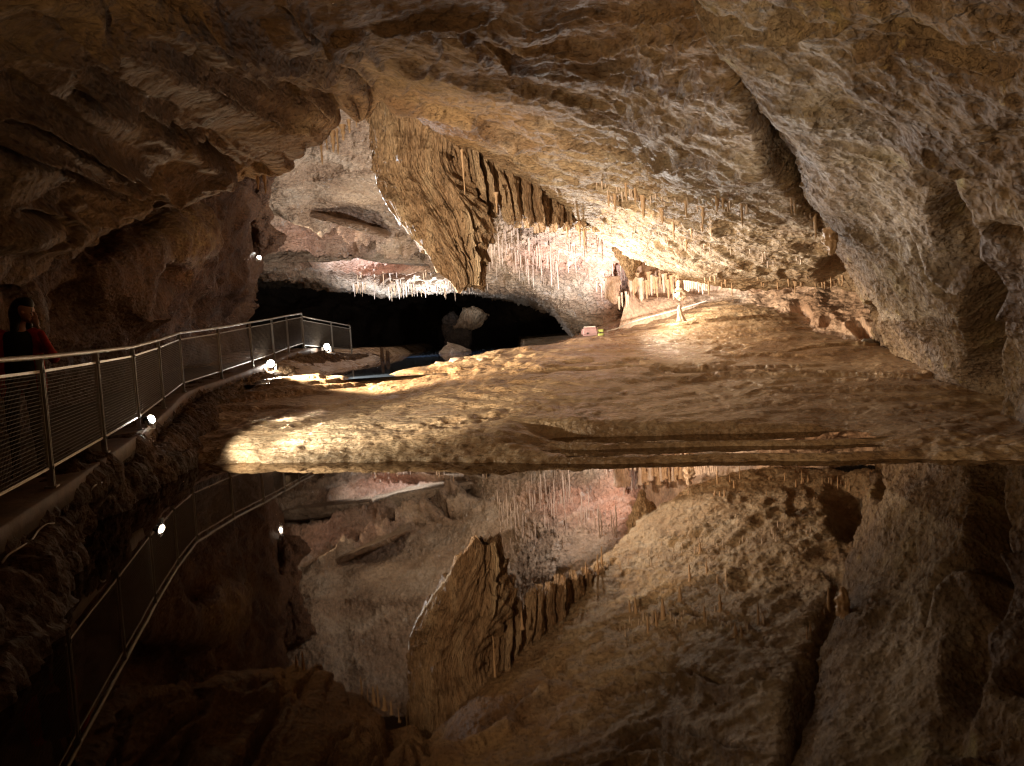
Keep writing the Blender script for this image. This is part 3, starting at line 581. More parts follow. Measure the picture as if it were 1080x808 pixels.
def curtain(top, bot, name, label, nl=15, seed=0, thick=.28, n=420, m=70, tooth=.35, mat=None):
    T0 = patch([[P(*q) for q in top]]*2, [1], [60]*(len(top)-1))[0]; B0 = patch([[P(*q) for q in bot]]*2, [1], [60]*(len(bot)-1))[0]
    ii = np.linspace(0, len(T0)-1, n); T0 = np.stack([np.interp(ii, range(len(T0)), T0[:, k]) for k in range(3)], 1)
    ii = np.linspace(0, len(B0)-1, n); B0 = np.stack([np.interp(ii, range(len(B0)), B0[:, k]) for k in range(3)], 1)
    u = np.linspace(0, 1, n); q = np.column_stack([u*nl, u*0, u*0]); w = u*nl + .9*fbm(q, 1.7, 3, seed=seed+1)
    lob = np.abs(np.sin(np.pi*w)); r = np.random.default_rng(seed); hk = r.uniform(.3, 1, 200)[np.floor(w).astype(int) % 200]
    B1 = B0 + (B0-T0)*(tooth*(lob-.6)*hk + .10*np.abs(np.sin(np.pi*w*3.3)))[:, None]
    v = np.linspace(0, 1, m)[:, None, None]; V = T0[None]*(1-v) + B1[None]*v
    # slanting folds: the pleats lean to the right on the way down
    sh = (v[..., 0]*.045*15/nl); uu = np.clip(u[None]-sh*0, 0, 1)
    body = np.sin(np.pi*np.clip(v[..., 0]*.95+.05, 0, 1))**.5*(1+.5*fbm(np.stack([np.broadcast_to(w, (m, n)), np.broadcast_to(v[..., 0]*2.5, (m, n)), 0*V[..., 0]], -1).reshape(-1, 3), .8, 3, seed=seed+8).reshape(m, n))
    off = thick*(lob**.8)[None]*hk[None]*body + .12*fbm(V.reshape(-1, 3)+v.reshape(-1,1,1).repeat(n,1).reshape(-1,1)*np.array([.6, 0, 0]), .45, 4, seed=seed+5, st=(1, 1, .5)).reshape(m, n)*body
    front = V.copy(); front[..., 1] -= off; front[..., 0] += .25*v[..., 0]**1.5*(lob*hk)[None] + .3*off
    back = V.copy(); back[..., 1] += .12*body
    VV = np.concatenate([front, back[::-1]], 0)
    o = grid_mesh(name, VV, mat or M_drape); return tag(o, label, 'rock formation')
curtain([(470, 125, 17.3), (500, 145, 17.5), (533, 170, 17.9), (578, 198, 18.7), (612, 222, 19.6), (640, 240, 20.4)],
        [(478, 190, 17.6), (506, 208, 17.7), (540, 226, 18.1), (575, 236, 18.7), (608, 239, 19.5), (642, 245, 20.3)], 'flowstone_curtain',
        'row of brown pleated flowstone curtains running right from the big drapery under the vault brink', 16, 3, thick=.45, tooth=.7)
def pendant(name, spine, label, cat, mat, seed=0, k=48, rough=.12, flute=.2):
    "hanging or standing rock with an uneven fluted section; spine: (point, radius)"
    c = patch([[np.append(p, r) for p, r in spine]]*2, [1], [14]*(len(spine)-1))[0]; n = len(c); th = np.linspace(0, 2*np.pi, k, endpoint=False)
    R2 = np.maximum(c[:, 3], .003)[:, None]*(1+flute*np.abs(np.sin(th*3.5+seed+2*np.linspace(0, 1, n)[:, None]))-flute*.5)
    V = np.stack([c[:, 0:1]+R2*np.cos(th), c[:, 1:2]+R2*np.sin(th), np.repeat(c[:, 2:3], k, 1)], -1)
    f = V.reshape(-1, 3); d = rough*fbm(f, max(.12, float(c[:, 3].max())), 4, seed=seed+3).reshape(n, k)*R2
    V[..., 0] += d*np.cos(th); V[..., 1] += d*np.sin(th)
    o = grid_mesh(name, V, mat, cyclic=True)
    bm = bmesh.new(); bm.from_mesh(o.data); bmesh.ops.holes_fill(bm, edges=[e for e in bm.edges if e.is_boundary]); bm.to_mesh(o.data); bm.free()
    return tag(o, label, cat)
pendant('stalactite', [(P(658, 248, 22.4), .34), (P(659, 262, 22.4), .30), (P(662, 276, 22.5), .25), (P(665, 288, 22.6), .16), (P(666, 296, 22.7), .04)],
        'thick brown stalactite standing out in front of the pink wall, left of its top', 'stalactite', M_drape, 4, rough=.5)
pendant('stalactite', [(P(674, 256, 22.9), .3), (P(674, 268, 22.9), .22), (P(674, 276, 22.9), .12), (P(674, 281, 22.9), .03)],
        'short broad brown stalactite touching the right side of the thick brown one', 'stalactite', M_drape, 5, rough=.5)
pendant('stalactite', [(P(644, 292, 24.7), .26), (P(645, 305, 24.7), .24), (P(647, 315, 24.7), .16), (P(649, 321, 24.7), .05)],
        'bulging smooth pinkish stalactite beside the white straws at the arch of the black passage', 'stalactite', M_pink, 6, rough=.3)
pendant('column', [(P(717, 296, 22.6), .06), (P(717, 303, 22.6), .07), (P(718, 308, 22.6), .12), (P(719, 313, 22.6), .13), (P(719, 317, 22.6), .07)],
        'knobbly cream calcite column hanging in front of the pink wall', 'stalactite', M_straw, 8, rough=.7)
pendant('stalagmite', [(P(719, 339, 22.6), .14), (P(718, 334, 22.6), .09), (P(717, 329, 22.6), .065), (P(716.5, 324, 22.6), .045), (P(716.5, 322, 22.6), .015)],
        'small white stalagmite standing alone on the flowstone mound', 'stalagmite', M_straw, 9)
pendant('stalactite', [(P(713, 262, 21.6), .07), (P(713, 270, 21.7), .05), (P(715, 280, 21.8), .04), (P(716, 296, 22.3), .015)],
        'crooked white stalactite just above the knobbly cream column', 'stalactite', M_straw, 10, rough=.8)
pendant('stalactite', [(P(876, 240, 12.6), .10), (P(876.5, 250, 12.7), .095), (P(877, 262, 12.8), .07), (P(877, 269, 12.8), .03)],
        'stubby tan stalactite hanging left of the right rock wall', 'stalactite', M_tan, 11, rough=.6)
pendant('rock_pillar', [(P(276, 165, 25), .5), (P(276, 185, 25.5), .38), (P(274, 215, 26.3), .30), (P(275, 240, 27.), .42), (P(281, 255, 27.4), .5), (P(279, 264, 27.6), .35), (P(274, 270, 27.8), .05)],
        'dark hanging rock pillar on the left rim of the bright rear chamber', 'rock formation', M_left, 12, rough=.5)

# stalactites and soda straws: a few meshes, many individual copies
def spike(seed, k=8, n=9, taper=.75, mat=None, rough=.25):
    r = np.random.default_rng(seed); t = np.linspace(0, 1, n); th = np.linspace(0, 2*np.pi, k, endpoint=False)
    rad = (1-taper*t)*(1+rough*r.uniform(-.6, .6, n)); rad[-1] = .12; rad[0] *= 1.25
    V = np.stack([rad[:, None]*np.cos(th)*(1+.1*r.normal(size=(n, k))), rad[:, None]*np.sin(th)*(1+.1*r.normal(size=(n, k))), -np.repeat(t[:, None], k, 1)], -1)
    V[..., 0] += (np.cumsum(r.normal(0, .12, n)))[:, None]*.5
    me = grid_mesh('tmp', V, mat, cyclic=True); d = me.data; bpy.data.objects.remove(me); return d
SP_W = [spike(i, mat=M_straw, taper=.45) for i in range(6)]; SP_T = [spike(20+i, 10, 11, .7, M_tan, .5) for i in range(5)]
def hang(name, me, px, py, length, rad, label, cat, group, only=None, y=None):
    rad *= random.uniform(.7, 1.25)
    if y is None: length *= random.uniform(.8, 1.4)
    if y is None:
        h = hit(px, py, only)
        if h is None: return
        p = h[0]
    else: p = Vector(P(px, py, y))
    o = bpy.data.objects.new(name, me); C.objects.link(o)
    L_ = length*p.y/F; o.location = (p.x, p.y, p.z+.04); o.scale = (rad, rad, L_+.04); o.rotation_euler = (0, 0, random.uniform(0, 6))
    return tag(o, label, cat, group)
GA = 'soda straws on the pale rear roof'
k = 0
while k < 165:
    px = random.uniform(508, 662); py = random.uniform(232, 302)
    if abs(py-(246+.20*(px-510))) > 22*random.random()+12: continue
    if fbm(np.array([[px/40., py/30., 0.]]), 1., 2, seed=5)[0] < random.uniform(-.35, .1): continue
    if hang('soda_straw', random.choice(SP_W), px, py, random.choice([5, 8, 10, 14, 20, 26])*random.uniform(.8, 1.1), random.uniform(.012, .026), 'thin whitish soda straw in the dense cluster on the pale roof beside the big drapery', 'soda straw', GA, ['rear']): k += 1
GB = 'small stalactites along the roof edge'
for i in range(120):
    px = random.uniform(372, 515); hang('stalactite', random.choice(SP_W+SP_T), px, random.choice([random.uniform(298, 305), random.uniform(284, 303)]) - .04*abs(px-440), random.uniform(4, 13), random.uniform(.02, .045), 'short whitish stalactite fringing the roof edge above the black passage', 'stalactite', GB, ['rear'])
GC = 'tan stalactites in rows on the sloping vault'
for a, b0, b1, r in [(648.6, 206, 222, .05), (678, 208, 231, .06), (660, 194, 208, .03), (698, 221, 238, .055), (710, 236, 249, .05), (723.6, 214, 230, .04), (729, 240, 254, .035), (741, 218, 233, .045), (756, 209, 223, .05),
                  (762.5, 209, 220, .04), (782, 216, 234, .042), (750, 239, 248, .03), (740, 235, 245, .035), (723.6, 254, 266, .04), (642, 207, 216, .04), (670, 200, 212, .03), (834, 209, 222, .02), (838, 214, 229, .025), (859.5, 228, 248, .04)]:
    hang('stalactite', random.choice(SP_T), a, b0, b1-b0, r, 'short tan stalactite among the rows on the pale sloping vault at the right', 'stalactite', GC, ['cave_vault'])
GD = 'tiny white stalactites on the sloping vault'
for i in range(80):
    ln_ = random.choice([(618, 232, .22), (650, 205, .10), (690, 252, .12), (640, 196, .16)]); tt = random.choice([0, 18, 26, 60, 84, 120, 150, 190])+random.gauss(0, 7); px = ln_[0]+tt; py = ln_[1]+ln_[2]*tt+random.gauss(0, 2.2)
    if 610 < px < 890: hang('stalactite', random.choice(SP_W), px, py, random.uniform(2.5, 8), random.uniform(.010, .022), 'tiny white stalactite scattered on the pale sloping vault', 'stalactite', GD, ['cave_vault'])
GE = 'stalactites on the vault brink above the low wall'
for i in range(26):
    px = random.uniform(740, 900); hang('stalactite', random.choice(SP_T), px, 296+random.uniform(-5, 3), random.choice([4, 5, 7, 14]), random.uniform(.02, .04), 'small stalactite hanging from the low brink over the pinkish low wall', 'stalactite', GE, ['cave_vault', 'pink'])
GF = 'stalactites under the dark left vault lip'
for a, b0, b1, r in [(338, 146, 173, .035), (344, 144, 158, .03), (350, 140, 160, .05), (355, 138, 162, .035), (361, 134, 148, .05), (375, 118, 134, .025), (317, 154, 166, .03), (312, 158, 166, .03), (368, 128, 140, .05), (278, 176, 204, .05), (271, 180, 200, .05)]:
    hang('stalactite', random.choice(SP_T), a, b0, b1-b0, r, 'slender stalactite hanging from the dark vault lip left of the big drapery', 'stalactite', GF, y=16.9 if a > 300 else 17.4)
GG = 'fringe of stalactites on the pink wall'
for i in range(19):
    px = 664+i*2.9+random.uniform(-.8, .8); hang('stalactite', random.choice(SP_T if i % 4 else SP_W), px, random.uniform(287, 298), random.uniform(12, 24), random.uniform(.05, .10), 'cream stalactite in the organ-pipe fringe across the pink wall', 'stalactite', GG, y=25.1)
for i in range(13):
    px = 722+i*2.1; hang('stalactite', random.choice(SP_W), px, 297+random.uniform(-1, 2), random.uniform(6, 13), random.uniform(.04, .08), 'short white stalactite in the bright fringe right of the cream column', 'stalactite', 'white fringe right of the cream column', y=24.3)
for a, b0, b1 in [(652.5, 314, 327), (655.5, 310, 324), (660, 309, 325), (662, 312, 322), (641, 300, 314), (638, 298, 316), (650, 305, 318)]:
    hang('soda_straw', random.choice(SP_W), a, b0, b1-b0, .045, 'bright white straw of the small bunch beside the dark slit left of the pink wall', 'soda straw', 'bunch of white straws by the dark slit', y=24.6)
for a, b0, b1, y in [(487, 160, 204, 16.6), (523, 205, 224, 17.1), (598, 236, 252, 18.9), (611, 234, 256, 19.3), (616, 236, 262, 19.5)]:
    hang('stalactite', random.choice(SP_T), a, b0, b1-b0, .035, 'long thin stalactite hanging in front of the brown pleated curtains', 'stalactite', 'thin stalactites on the curtains', y=y)

# ------------------------------------------------------------------ rocks and small things
def boulder(name, corners, label, cat, mat, seed=0, sub=4, amp=.05, bevel=0):
    bm = bmesh.new()
    for p in corners: bm.verts.new(p)
    bmesh.ops.convex_hull(bm, input=list(bm.verts)); 
    for v in [v for v in bm.verts if not v.link_faces]: bm.verts.remove(v)
    if bevel: bmesh.ops.bevel(bm, geom=list(bm.edges), offset=bevel, segments=2, affect='EDGES')
    bmesh.ops.triangulate(bm, faces=bm.faces); bmesh.ops.subdivide_edges(bm, edges=list(bm.edges), cuts=sub, use_grid_fill=True)
    bmesh.ops.recalc_face_normals(bm, faces=bm.faces); bm.normal_update()
    co_ = np.array([v.co[:] for v in bm.verts]); s = float(np.ptp(co_, axis=0).max()); d = amp*s*(fbm(co_, s*.5, 4, seed=seed)+.5*fbm(co_, s*.12, 3, seed=seed+1))
    for v, k in zip(bm.verts, d): v.co += v.normal*float(k)
    me = bpy.data.meshes.new(name); bm.to_mesh(me); bm.free(); me.polygons.foreach_set('use_smooth', [True]*len(me.polygons))
    return tag(link(name, me, mat), label, cat)
yb = 43.
boulder('fallen_slab', [P(488, 324, yb), P(500, 323.5, yb), P(519, 332, yb), P(498, 349, yb), P(494, 350, yb), P(478, 346, yb), P(490, 334, yb-.4), P(505, 330, yb-.5), P(488, 326, yb+1.2), P(512, 330, yb+1.), P(496, 345, yb+1)],
        'diamond-shaped pale rock slab catching light inside the black passage', 'rock', M_drape, 3, 7, .09)
boulder('boulder', [P(466, 338, yb+.6), P(470, 332, yb+.6), P(478, 330, yb+.4), P(488, 343, yb+.3), P(497, 350, yb), P(494, 366, yb), P(486, 376, yb), P(474, 374, yb+.5), P(472, 350, yb), P(467, 344, yb+.6), P(472, 343, yb+1), P(492, 352, yb+1)],
        'dark brown rock mass under the diamond-shaped slab', 'rock', M_dark, 5, 6, .13)
boulder('pond_rock', [P(470.5, 359, 38.5), P(474, 360.5, 38.5), P(462, 373, 38.5), P(480, 366, 38.5), P(497, 369, 38.5), P(497, 375, 38.5), P(465, 376, 38.5), P(480, 367, 40.2), P(470, 374, 39.6), P(478, 374, 37.6)],
        'pointed pale rock rising from the back pond with its mirror image', 'rock', M_back, 7, 5, .06)
boulder('boulder', [P(907, 362, 18.3), P(911, 357, 18.3), P(919, 357, 18.3), P(922, 362, 18.3), P(920, 366, 18.3), P(908, 366, 18.3), P(911, 358, 18.7), P(919, 358, 18.7), P(920, 366, 18.8), P(909, 366, 18.8)],
        'rounded grey rock at the foot of the right rock wall', 'rock', simple('grey_stone', (.3, .28, .26), .7, bump=.03), 9, 4, .05)
for i, (a, b, w_) in enumerate([(463, 390.5, 5), (482, 388, 10), (508, 384.5, 7)]):
    q = P(a, b, 20.6-i*.4); q[2] = max(q[2], fz(q[0], q[1])); ww = w_*20.6/F
    boulder('flat_stone', [q+np.array(c) for c in ((-ww, 0, -.05), (ww, 0, -.05), (-ww*.7, .1, .05), (ww*.8, .15, .06), (ww*.3, -.2, .02), (0, .35, -.05), (-ww*.4, -.25, -.05))],
            ['small white stone lying furthest left at the edge of the back pond', 'long flat whitish stone at the edge of the back pond', 'flat whitish stone furthest right at the edge of the back pond'][i], 'rock', M_straw, 11+i, 4, .04)
for i, (px, y0, y1, r) in enumerate([(402.5, 366, 380, .075), (408.5, 369.5, 380, .08)]):
    pendant('stump', [(P(px+.6, y1+3, 33.4), r), (P(px+.3, (y0+y1)/2, 33.4), r*.9), (P(px, y0+1, 33.4), r*.8), (P(px, y0, 33.4), r*.4)],
            ['taller thin brown stump standing in the back pond', 'shorter brown stump standing in the back pond, right of the taller one'][i], 'stump', M_bank, 14+i, k=16)
for i, (fr, dd) in enumerate([([(266, 268), (300, 264), (340, 265), (374, 270), (372, 275), (330, 276), (280, 276)], 33.5), ([(300, 217), (340, 225), (380, 237), (412, 249), (410, 252), (372, 242), (330, 230)], 29.6), ([(350, 262), (400, 264), (450, 270), (505, 276), (500, 281), (440, 279), (380, 274)], 34.5)]):
    cs = [P(a, b, dd+.3*math.sin(3.*k)) for k, (a, b) in enumerate(fr)] + [P(a, b-4, dd+3.5) for a, b in fr]
    o = boulder('rock_ledge', cs, None, None, M_back, 30+i, 7, .022); o['kind'] = 'structure'
# lamp housing on the brink of the mound
hp = P(622, 349.5, 23.2); root = empty('lamp_housing', hp); tag(root, 'mauve box-shaped lamp housing with a white top on the crest of the flowstone floor', 'lamp housing')
M_mauve = simple('mauve_paint', (.42, .27, .30), .6, noise=.15); s = F/23.2
bm = bmesh.new(); bmesh.ops.create_cube(bm, size=1)
for v in bm.verts: v.co = Vector((v.co.x*18/s*(1 if v.co.z < 0 else .86), v.co.y*.35, v.co.z*9/s))
bmesh.ops.bevel(bm, geom=list(bm.edges), offset=.05, segments=3, affect='EDGES'); me = bpy.data.meshes.new('housing'); bm.to_mesh(me); bm.free(); link('housing', me, M_mauve, root)
m = MB(); m.bar((-6/s, 0, 4.7/s), (6/s, 0, 4.7/s), .26, .03); m.build('lid', simple('white_plastic', (.8, .8, .8), .4), root, bevel=.01)
m = MB(); m.tube([(-3/s, -.19, -2/s), (-3/s, -.165, -2/s)], .028, 12); m.build('cable_hole', M_black, root)
root = empty('small_lamp', P(633.5, 351, 23.1)); tag(root, 'tiny yellow-green fitting standing beside the mauve lamp housing', 'lamp'); Mg = simple('yellow_green_plastic', (.5, .6, .2), .5)
for z in (-.06, .06):
    m = MB(); m.tube([(-.08, 0, z), (-.04, 0, z), (.05, 0, z), (.08, 0, z)], .045, 14); m.build('lamp_head', Mg, root, True)
m = MB(); m.tube([(0, 0, -.12), (0, 0, .04)], .02, 8); m.build('stem', M_black, root)
def cable(name, pts, r, mat, label):
    V = patch([pts]*2, [1], [12]*(len(pts)-1))[0]; m = MB(); m.tube([tuple(p) for p in V], r, 6); return tag(m.build(name, mat, None, True), label, 'cable')
M_cab = simple('white_cable', (.6, .57, .52), .5)
cp_ = []
for px, py, z in [(640, 352, 1.62), (652, 346, 1.8), (664, 340.5, 1.9), (684, 334.5, 2.0), (704, 329.5, 2.12), (726, 323, 2.28), (746, 317, 2.42)]:
    q = P(px, py, 24.3); q[2] = max(q[2], fz(q[0], q[1])+.03); cp_.append(q)
cable('cable', cp_, .018, M_cab, 'white cable laid along the foot of the pink flowstone wall')
def bankcable(pp, label):
    pts = []
    for px, py in pp:
        h = hit(px, py, ['walkway_bank']); 
        if h: pts.append(np.array(h[0] + (Vector((0, 0, CAMZ))-h[0]).normalized()*.03))
    if len(pts) > 2: cable('cable', pts, .008, M_cab, label)
bankcable([(2, 594), (9, 585), (22, 577), (33, 570), (41, 559), (50, 553), (58, 552)], 'thin pale cable drooping under the near edge of the walkway at the frame edge')
bankcable([(84, 532), (91, 525), (99, 513), (107, 509), (118, 505), (128, 500)], 'thin pale cable on the dark bank between two railing posts, further along than the other')

# ------------------------------------------------------------------ visitor
def meta(name, balls, mat, parent, res=.022):
    mb = bpy.data.metaballs.new(name+'_shape'); mb.resolution = res; mb.render_resolution = res; mb.threshold = .6
    ob = bpy.data.objects.new(name+'_shape', mb); C.objects.link(ob)
    for b in balls:
        p, r = b[0], b[1]; e = mb.elements.new(type='ELLIPSOID' if len(b) > 2 else 'BALL'); e.co = p; e.radius = .86*r/.575; e.stiffness = 2
        if len(b) > 2:
            sx, sy, sz = b[2]; e.size_x, e.size_y, e.size_z = sx, sy, sz
            e.radius = r/.575
        if len(b) > 3: e.use_negative = True
    dg = bpy.context.evaluated_depsgraph_get(); dg.update(); me = bpy.data.meshes.new_from_object(ob.evaluated_get(dg)); me.name = name
    bpy.data.objects.remove(ob); bpy.data.metaballs.remove(mb)
    me.polygons.foreach_set('use_smooth', [True]*len(me.polygons)); me.materials.clear()
    return link(name, me, mat, parent)
def limb(a, b, ra, rb, n=6):
    return [(tuple(Vector(a).lerp(Vector(b), i/n)), (ra+(rb-ra)*i/n)*.86) for i in range(n+1)]
# local axes: x = to the photo's right, -y = towards the camera, z up
pr = empty('person', (-4.86, 8.0, .64), .53); tag(pr, 'person with long dark hair and red jacket behind the railing, hand raised to the face', 'person')
M_skin = simple('skin', (.6, .34, .25), .55, noise=.08); M_red = simple('red_cloth', (.55, .03, .025), .85, noise=.25, scale=14, bump=.01); M_hair = simple('dark_hair', (.018, .011, .008), .5, noise=.3, scale=40, bump=.004); M_blk = simple('black_cloth', (.012, .012, .014), .9, noise=.3)
body = []
body += limb((0, 0, .95), (0, 0, 1.12), .125, .11, 3) + limb((0, 0, 1.15), (.01, 0, 1.36), .12, .125, 4) + limb((.02, 0, 1.40), (.05, -.01, 1.55), .06, .055, 4)
for sx in (-1, 1):
    body += limb((sx*.09, 0, .92), (sx*.1, -.01, .5), .085, .055) + limb((sx*.1, -.01, .48), (sx*.11, .01, .09), .052, .037) + limb((sx*.11, .02, .045), (sx*.13, -.15, .035), .04, .034, 3)
body += limb((-.13, 0, 1.40), (-.19, 0, 1.40), .055, .055, 2) + limb((-.19, 0, 1.38), (-.23, .01, 1.1), .048, .038) + limb((-.23, .01, 1.08), (-.21, -.10, .86), .036, .026)
body += limb((.13, 0, 1.40), (.2, 0, 1.40), .055, .055, 2) + limb((.2, 0, 1.38), (.29, -.10, 1.15), .048, .038) + limb((.29, -.11, 1.16), (.19, -.20, 1.46), .036, .025)
hd = Vector((.085, -.035, 1.625))
body += [(tuple(hd), .088), (tuple(hd+Vector((.0, .015, .03))), .09), (tuple(hd+Vector((.035, -.025, -.055))), .06), (tuple(hd+Vector((.05, -.04, -.085))), .035)]
body += [(tuple(hd+Vector((.083, -.062, -.015))), .016), (tuple(hd+Vector((.092, -.07, -.028))), .015), (tuple(hd+Vector((.07, -.055, -.062))), .018), (tuple(hd+Vector((-.02, -.1, -.01))), .018)]
# raised hand: palm, thumb and four curled fingers holding a thin object at the cheek
hb = Vector((.175, -.215, 1.50)); body += [(tuple(hb), .032), (tuple(hb+Vector((-.005, -.005, .03))), .036)]
for i, ln in enumerate((.062, .072, .067, .052)):
    o_ = hb+Vector((.022-.016*i, -.012, .055)); k1 = o_+Vector((-.012, -.012, ln*.5)); k2 = k1+Vector((-.03, .012, ln*.25))
    body += limb(o_, k1, .0085, .008, 3) + limb(k1, k2, .008, .0065, 3)
body += limb(hb+Vector((-.03, .0, .015)), hb+Vector((-.055, .01, .05)), .011, .008, 4)
# lowered hand
hl = Vector((-.205, -.125, .81)); body += [(tuple(hl), .03), (tuple(hl+Vector((0, -.01, -.03))), .032)]
for i, ln in enumerate((.06, .07, .066, .05)):
    o_ = hl+Vector((-.024+.016*i, -.015, -.055)); body += limb(o_, o_+Vector((0, .0, -ln*.5)), .0085, .008, 3) + limb(o_+Vector((0, 0, -ln*.5)), o_+Vector((0, .018, -ln)), .008, .0065, 3)
body += limb(hl+Vector((.03, -.01, -.02)), hl+Vector((.042, -.02, -.065)), .010, .008, 4)
meta('body', body, M_skin, pr, .014)
hair = [(tuple(hd+Vector((-.015, .035, .045))), .115), (tuple(hd+Vector((-.06, .02, -.02))), .085), (tuple(hd+Vector((.03, -.02, .085))), .06)] + limb(hd+Vector((-.08, .0, -.03)), (-.02, -.03, 1.36), .06, .05) + limb(hd+Vector((-.03, .08, -.03)), (.02, .09, 1.36), .07, .06) + limb(hd+Vector((.04, .05, -.03)), (.11, .02, 1.42), .045, .03)
meta('hair', hair, M_hair, pr, .016)
top = [((0, -.005, 1.02), .15), ((0, -.01, 1.12), .14), ((0, -.01, 1.24), .14), ((.01, -.01, 1.33), .135)] + limb((-.12, 0, 1.38), (.13, 0, 1.38), .065, .065, 6)
meta('shirt', top, M_blk, pr, .02)
for sx in (-1, 1):
    pass
legs = []
for sx in (-1, 1): legs += limb((sx*.085, 0, .98), (sx*.1, -.01, .5), .105, .075) + limb((sx*.1, -.01, .48), (sx*.11, .01, .12), .07, .055)
meta('trousers', legs, M_blk, pr, .022)
jk = []
for sx in (-1, 1): jk += limb((sx*.135, .01, 1.40), (sx*.15, .01, .86), .085, .10, 8)
jk += limb((-.1, .075, 1.38), (-.1, .09, .88), .09, .10, 7) + limb((.1, .075, 1.38), (.1, .09, .88), .09, .10, 7) + limb((0, .08, 1.38), (0, .1, .88), .09, .1, 7)
jk += limb((-.17, 0, 1.40), (-.245, .01, 1.1), .075, .06) + limb((-.245, .01, 1.08), (-.215, -.09, .90), .058, .048)
jk += limb((.17, 0, 1.40), (.30, -.09, 1.16), .075, .062) + limb((.30, -.10, 1.15), (.21, -.185, 1.40), .06, .045)
jk += limb((.0, .09, 1.2), (.0, .1, .9), .1, .1, 2)
meta('jacket', jk, M_red, pr, .02)
for sx in (-1, 1):
    m = MB(); m.tube([(sx*.11, .05, .03), (sx*.112, -.03, .045), (sx*.125, -.12, .035), (sx*.13, -.17, .03)], .052, 12, .036); m.build('shoe', M_blk, pr, True)
m = MB(); m.tube([(.145, -.205, 1.575), (.15, -.2, 1.66)], .006, 8); st_ = tag(m.build('stick', M_cab, None, True), 'thin pale stick-like object held upright beside the face of the person', 'held object'); st_.location = pr.location; st_.rotation_euler = pr.rotation_euler
# ------------------------------------------------------------------ lamps (light)
def spot(name, loc, tgt, power, col, ang=90, blend=.6, r=.06):
    l = bpy.data.lights.new(name, 'SPOT'); l.energy = power; l.color = col; l.spot_size = math.radians(ang); l.spot_blend = blend; l.shadow_soft_size = r
    o = bpy.data.objects.new(name, l); C.objects.link(o); o.location = loc
    o.rotation_euler = (Vector(tgt)-Vector(loc)).to_track_quat('-Z', 'Y').to_euler(); return o
def point(name, loc, power, col, r=.1):
    l = bpy.data.lights.new(name, 'POINT'); l.energy = power; l.color = col; l.shadow_soft_size = r
    o = bpy.data.objects.new(name, l); C.objects.link(o); o.location = loc; return o
#LIGHTS
WARM = (1, .80, .55); WHITE = (1, .93, .84); COOL = (.80, .88, 1.)
spot('floodlight_and_fill_beam', (-5.2, 11.78, 1.05), (-5.2+9.1, 11.78+4.2, 2.3), 400, (1, .84, .60), 114, .28)      # near floodlight: along the floor
spot('floodlight_and_fill_beam', (-5.2, 11.78, 1.05), (1.5, 15.2, .7), 950, (1, .84, .60), 56, .5)
spot('floodlight_and_fill_beam', (-3.5, 7.2, .55), (.2, 18.2, 4.3), 5400, WARM, 50, .9)                      # added unseen lamp under the walkway edge: fills drapery and vault
spot('floodlight_and_fill_beam', (-2.9, 4.6, .55), (7, 10.5, 4.6), 400, (1, .74, .42), 75, .8)                  # another added unseen lamp, frontal light on the right wall
spot('floodlight_and_fill_beam', (-6.3, 18.8, 1.6), (8, 20, 1.3), 7500, WARM, 60, .6)  # unseen lamp added to carry warm light across the floor
spot('floodlight_and_fill_beam', (-6.3, 21.9, 1.5), (2, 14, 5.4), 600, (1, .68, .38), 100, .8)
spot('floodlight_and_fill_beam', tuple(P(280, 268, 28.6)), (1, 33, 5.5), 450, (1, .86, .68), 100, .8)
spot('floodlight_and_fill_beam', (-2.0, 26, 1.1), (-4.0, 30, 7), 950, (1, .88, .74), 120, .8)
spot('floodlight_and_fill_beam', (-5.7, 35.8, 1.6), (-4.5, 38.5, 6.0), 2300, COOL, 105, .5)
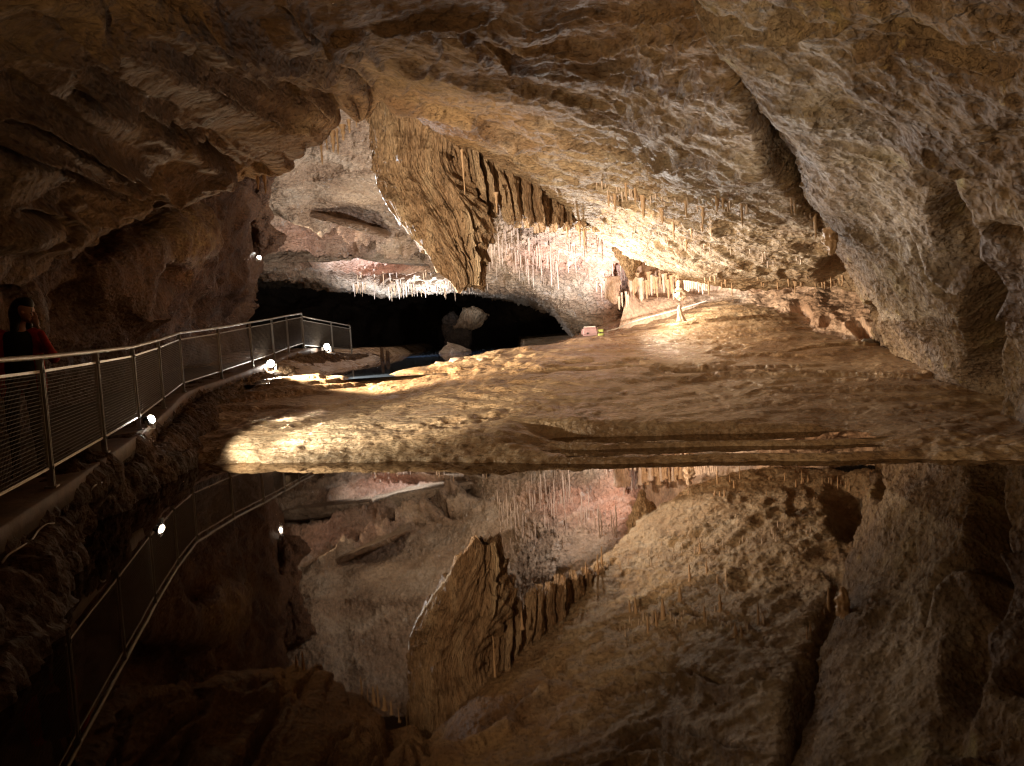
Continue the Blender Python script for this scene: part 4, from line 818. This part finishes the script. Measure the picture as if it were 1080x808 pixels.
spot('floodlight_and_fill_beam', (-5.7, 34.8, 1.9), (-1, 36, .9), 500, (.7, .82, 1), 70, .5)
spot('floodlight_and_fill_beam', (-6.0, 20.8, 4.4), (-2.2, 18.3, 4.6), 2200, COOL, 50, .6)                     # behind the drapery: pale rim
spot('hidden_uplight_beam', tuple(P(700, 383, 16.9)), tuple(P(715, 150, 14.5)), 3000, (1, .95, .88), 125, .9)
spot('hidden_uplight_beam', tuple(P(622, 352, 22.0)), tuple(P(735, 140, 17.5)), 1600, (1, .96, .9), 105, .8)
spot('hidden_uplight_beam', tuple(P(707, 336, 22.6)), tuple(P(712, 300, 25)), 400, (1, .88, .76), 110, .6)
spot('hidden_uplight_beam', tuple(P(600, 352, 24)), tuple(P(560, 262, 26)), 1250, (.98, .96, 1), 120, .5)
spot('fill_downlight', tuple(P(668, 280, 23.0)), tuple(P(850, 335, 20)), 700, (1, .84, .64), 130, .8)  # added lamp tucked behind the thick stalactite to lift the mound
spot('hidden_uplight_beam', (3.2, 12.6, .45), (4.2, 8.2, 4.4), 260, (1, .86, .68), 90, .8)  # unseen lamp added to brighten the ridge of the right wall
point('floodlight_glow', tuple(P(286, 386, 22.1)), 25, WHITE, .08)
point('floodlight_glow', tuple(P(346, 368, 29.6)), 30, WHITE, .08)
spot('floodlight_and_fill_beam', (-2.2, 1.4, .95), (3, 8, 6), 500, (1, .68, .36), 120, .8)  # unseen warm fill added near the camera for the near vault
# ------------------------------------------------------------------ world
w = bpy.data.worlds.new('World'); S.world = w; w.use_nodes = True
w.node_tree.nodes['Background'].inputs[0].default_value = (.02, .015, .01, 1); w.node_tree.nodes['Background'].inputs[1].default_value = .2
S.view_settings.view_transform = 'Standard'; S.view_settings.look = 'None'; S.view_settings.exposure = .4; S.view_settings.gamma = 1
S.cycles.use_denoising = True; S.cycles.filter_width = 1.25; S.cycles.caustics_reflective = False; S.cycles.caustics_refractive = False; S.cycles.blur_glossy = 1.0
S.cycles.max_bounces = 6; S.cycles.diffuse_bounces = 4; S.cycles.glossy_bounces = 3
S.cycles.sample_clamp_indirect = 1.5
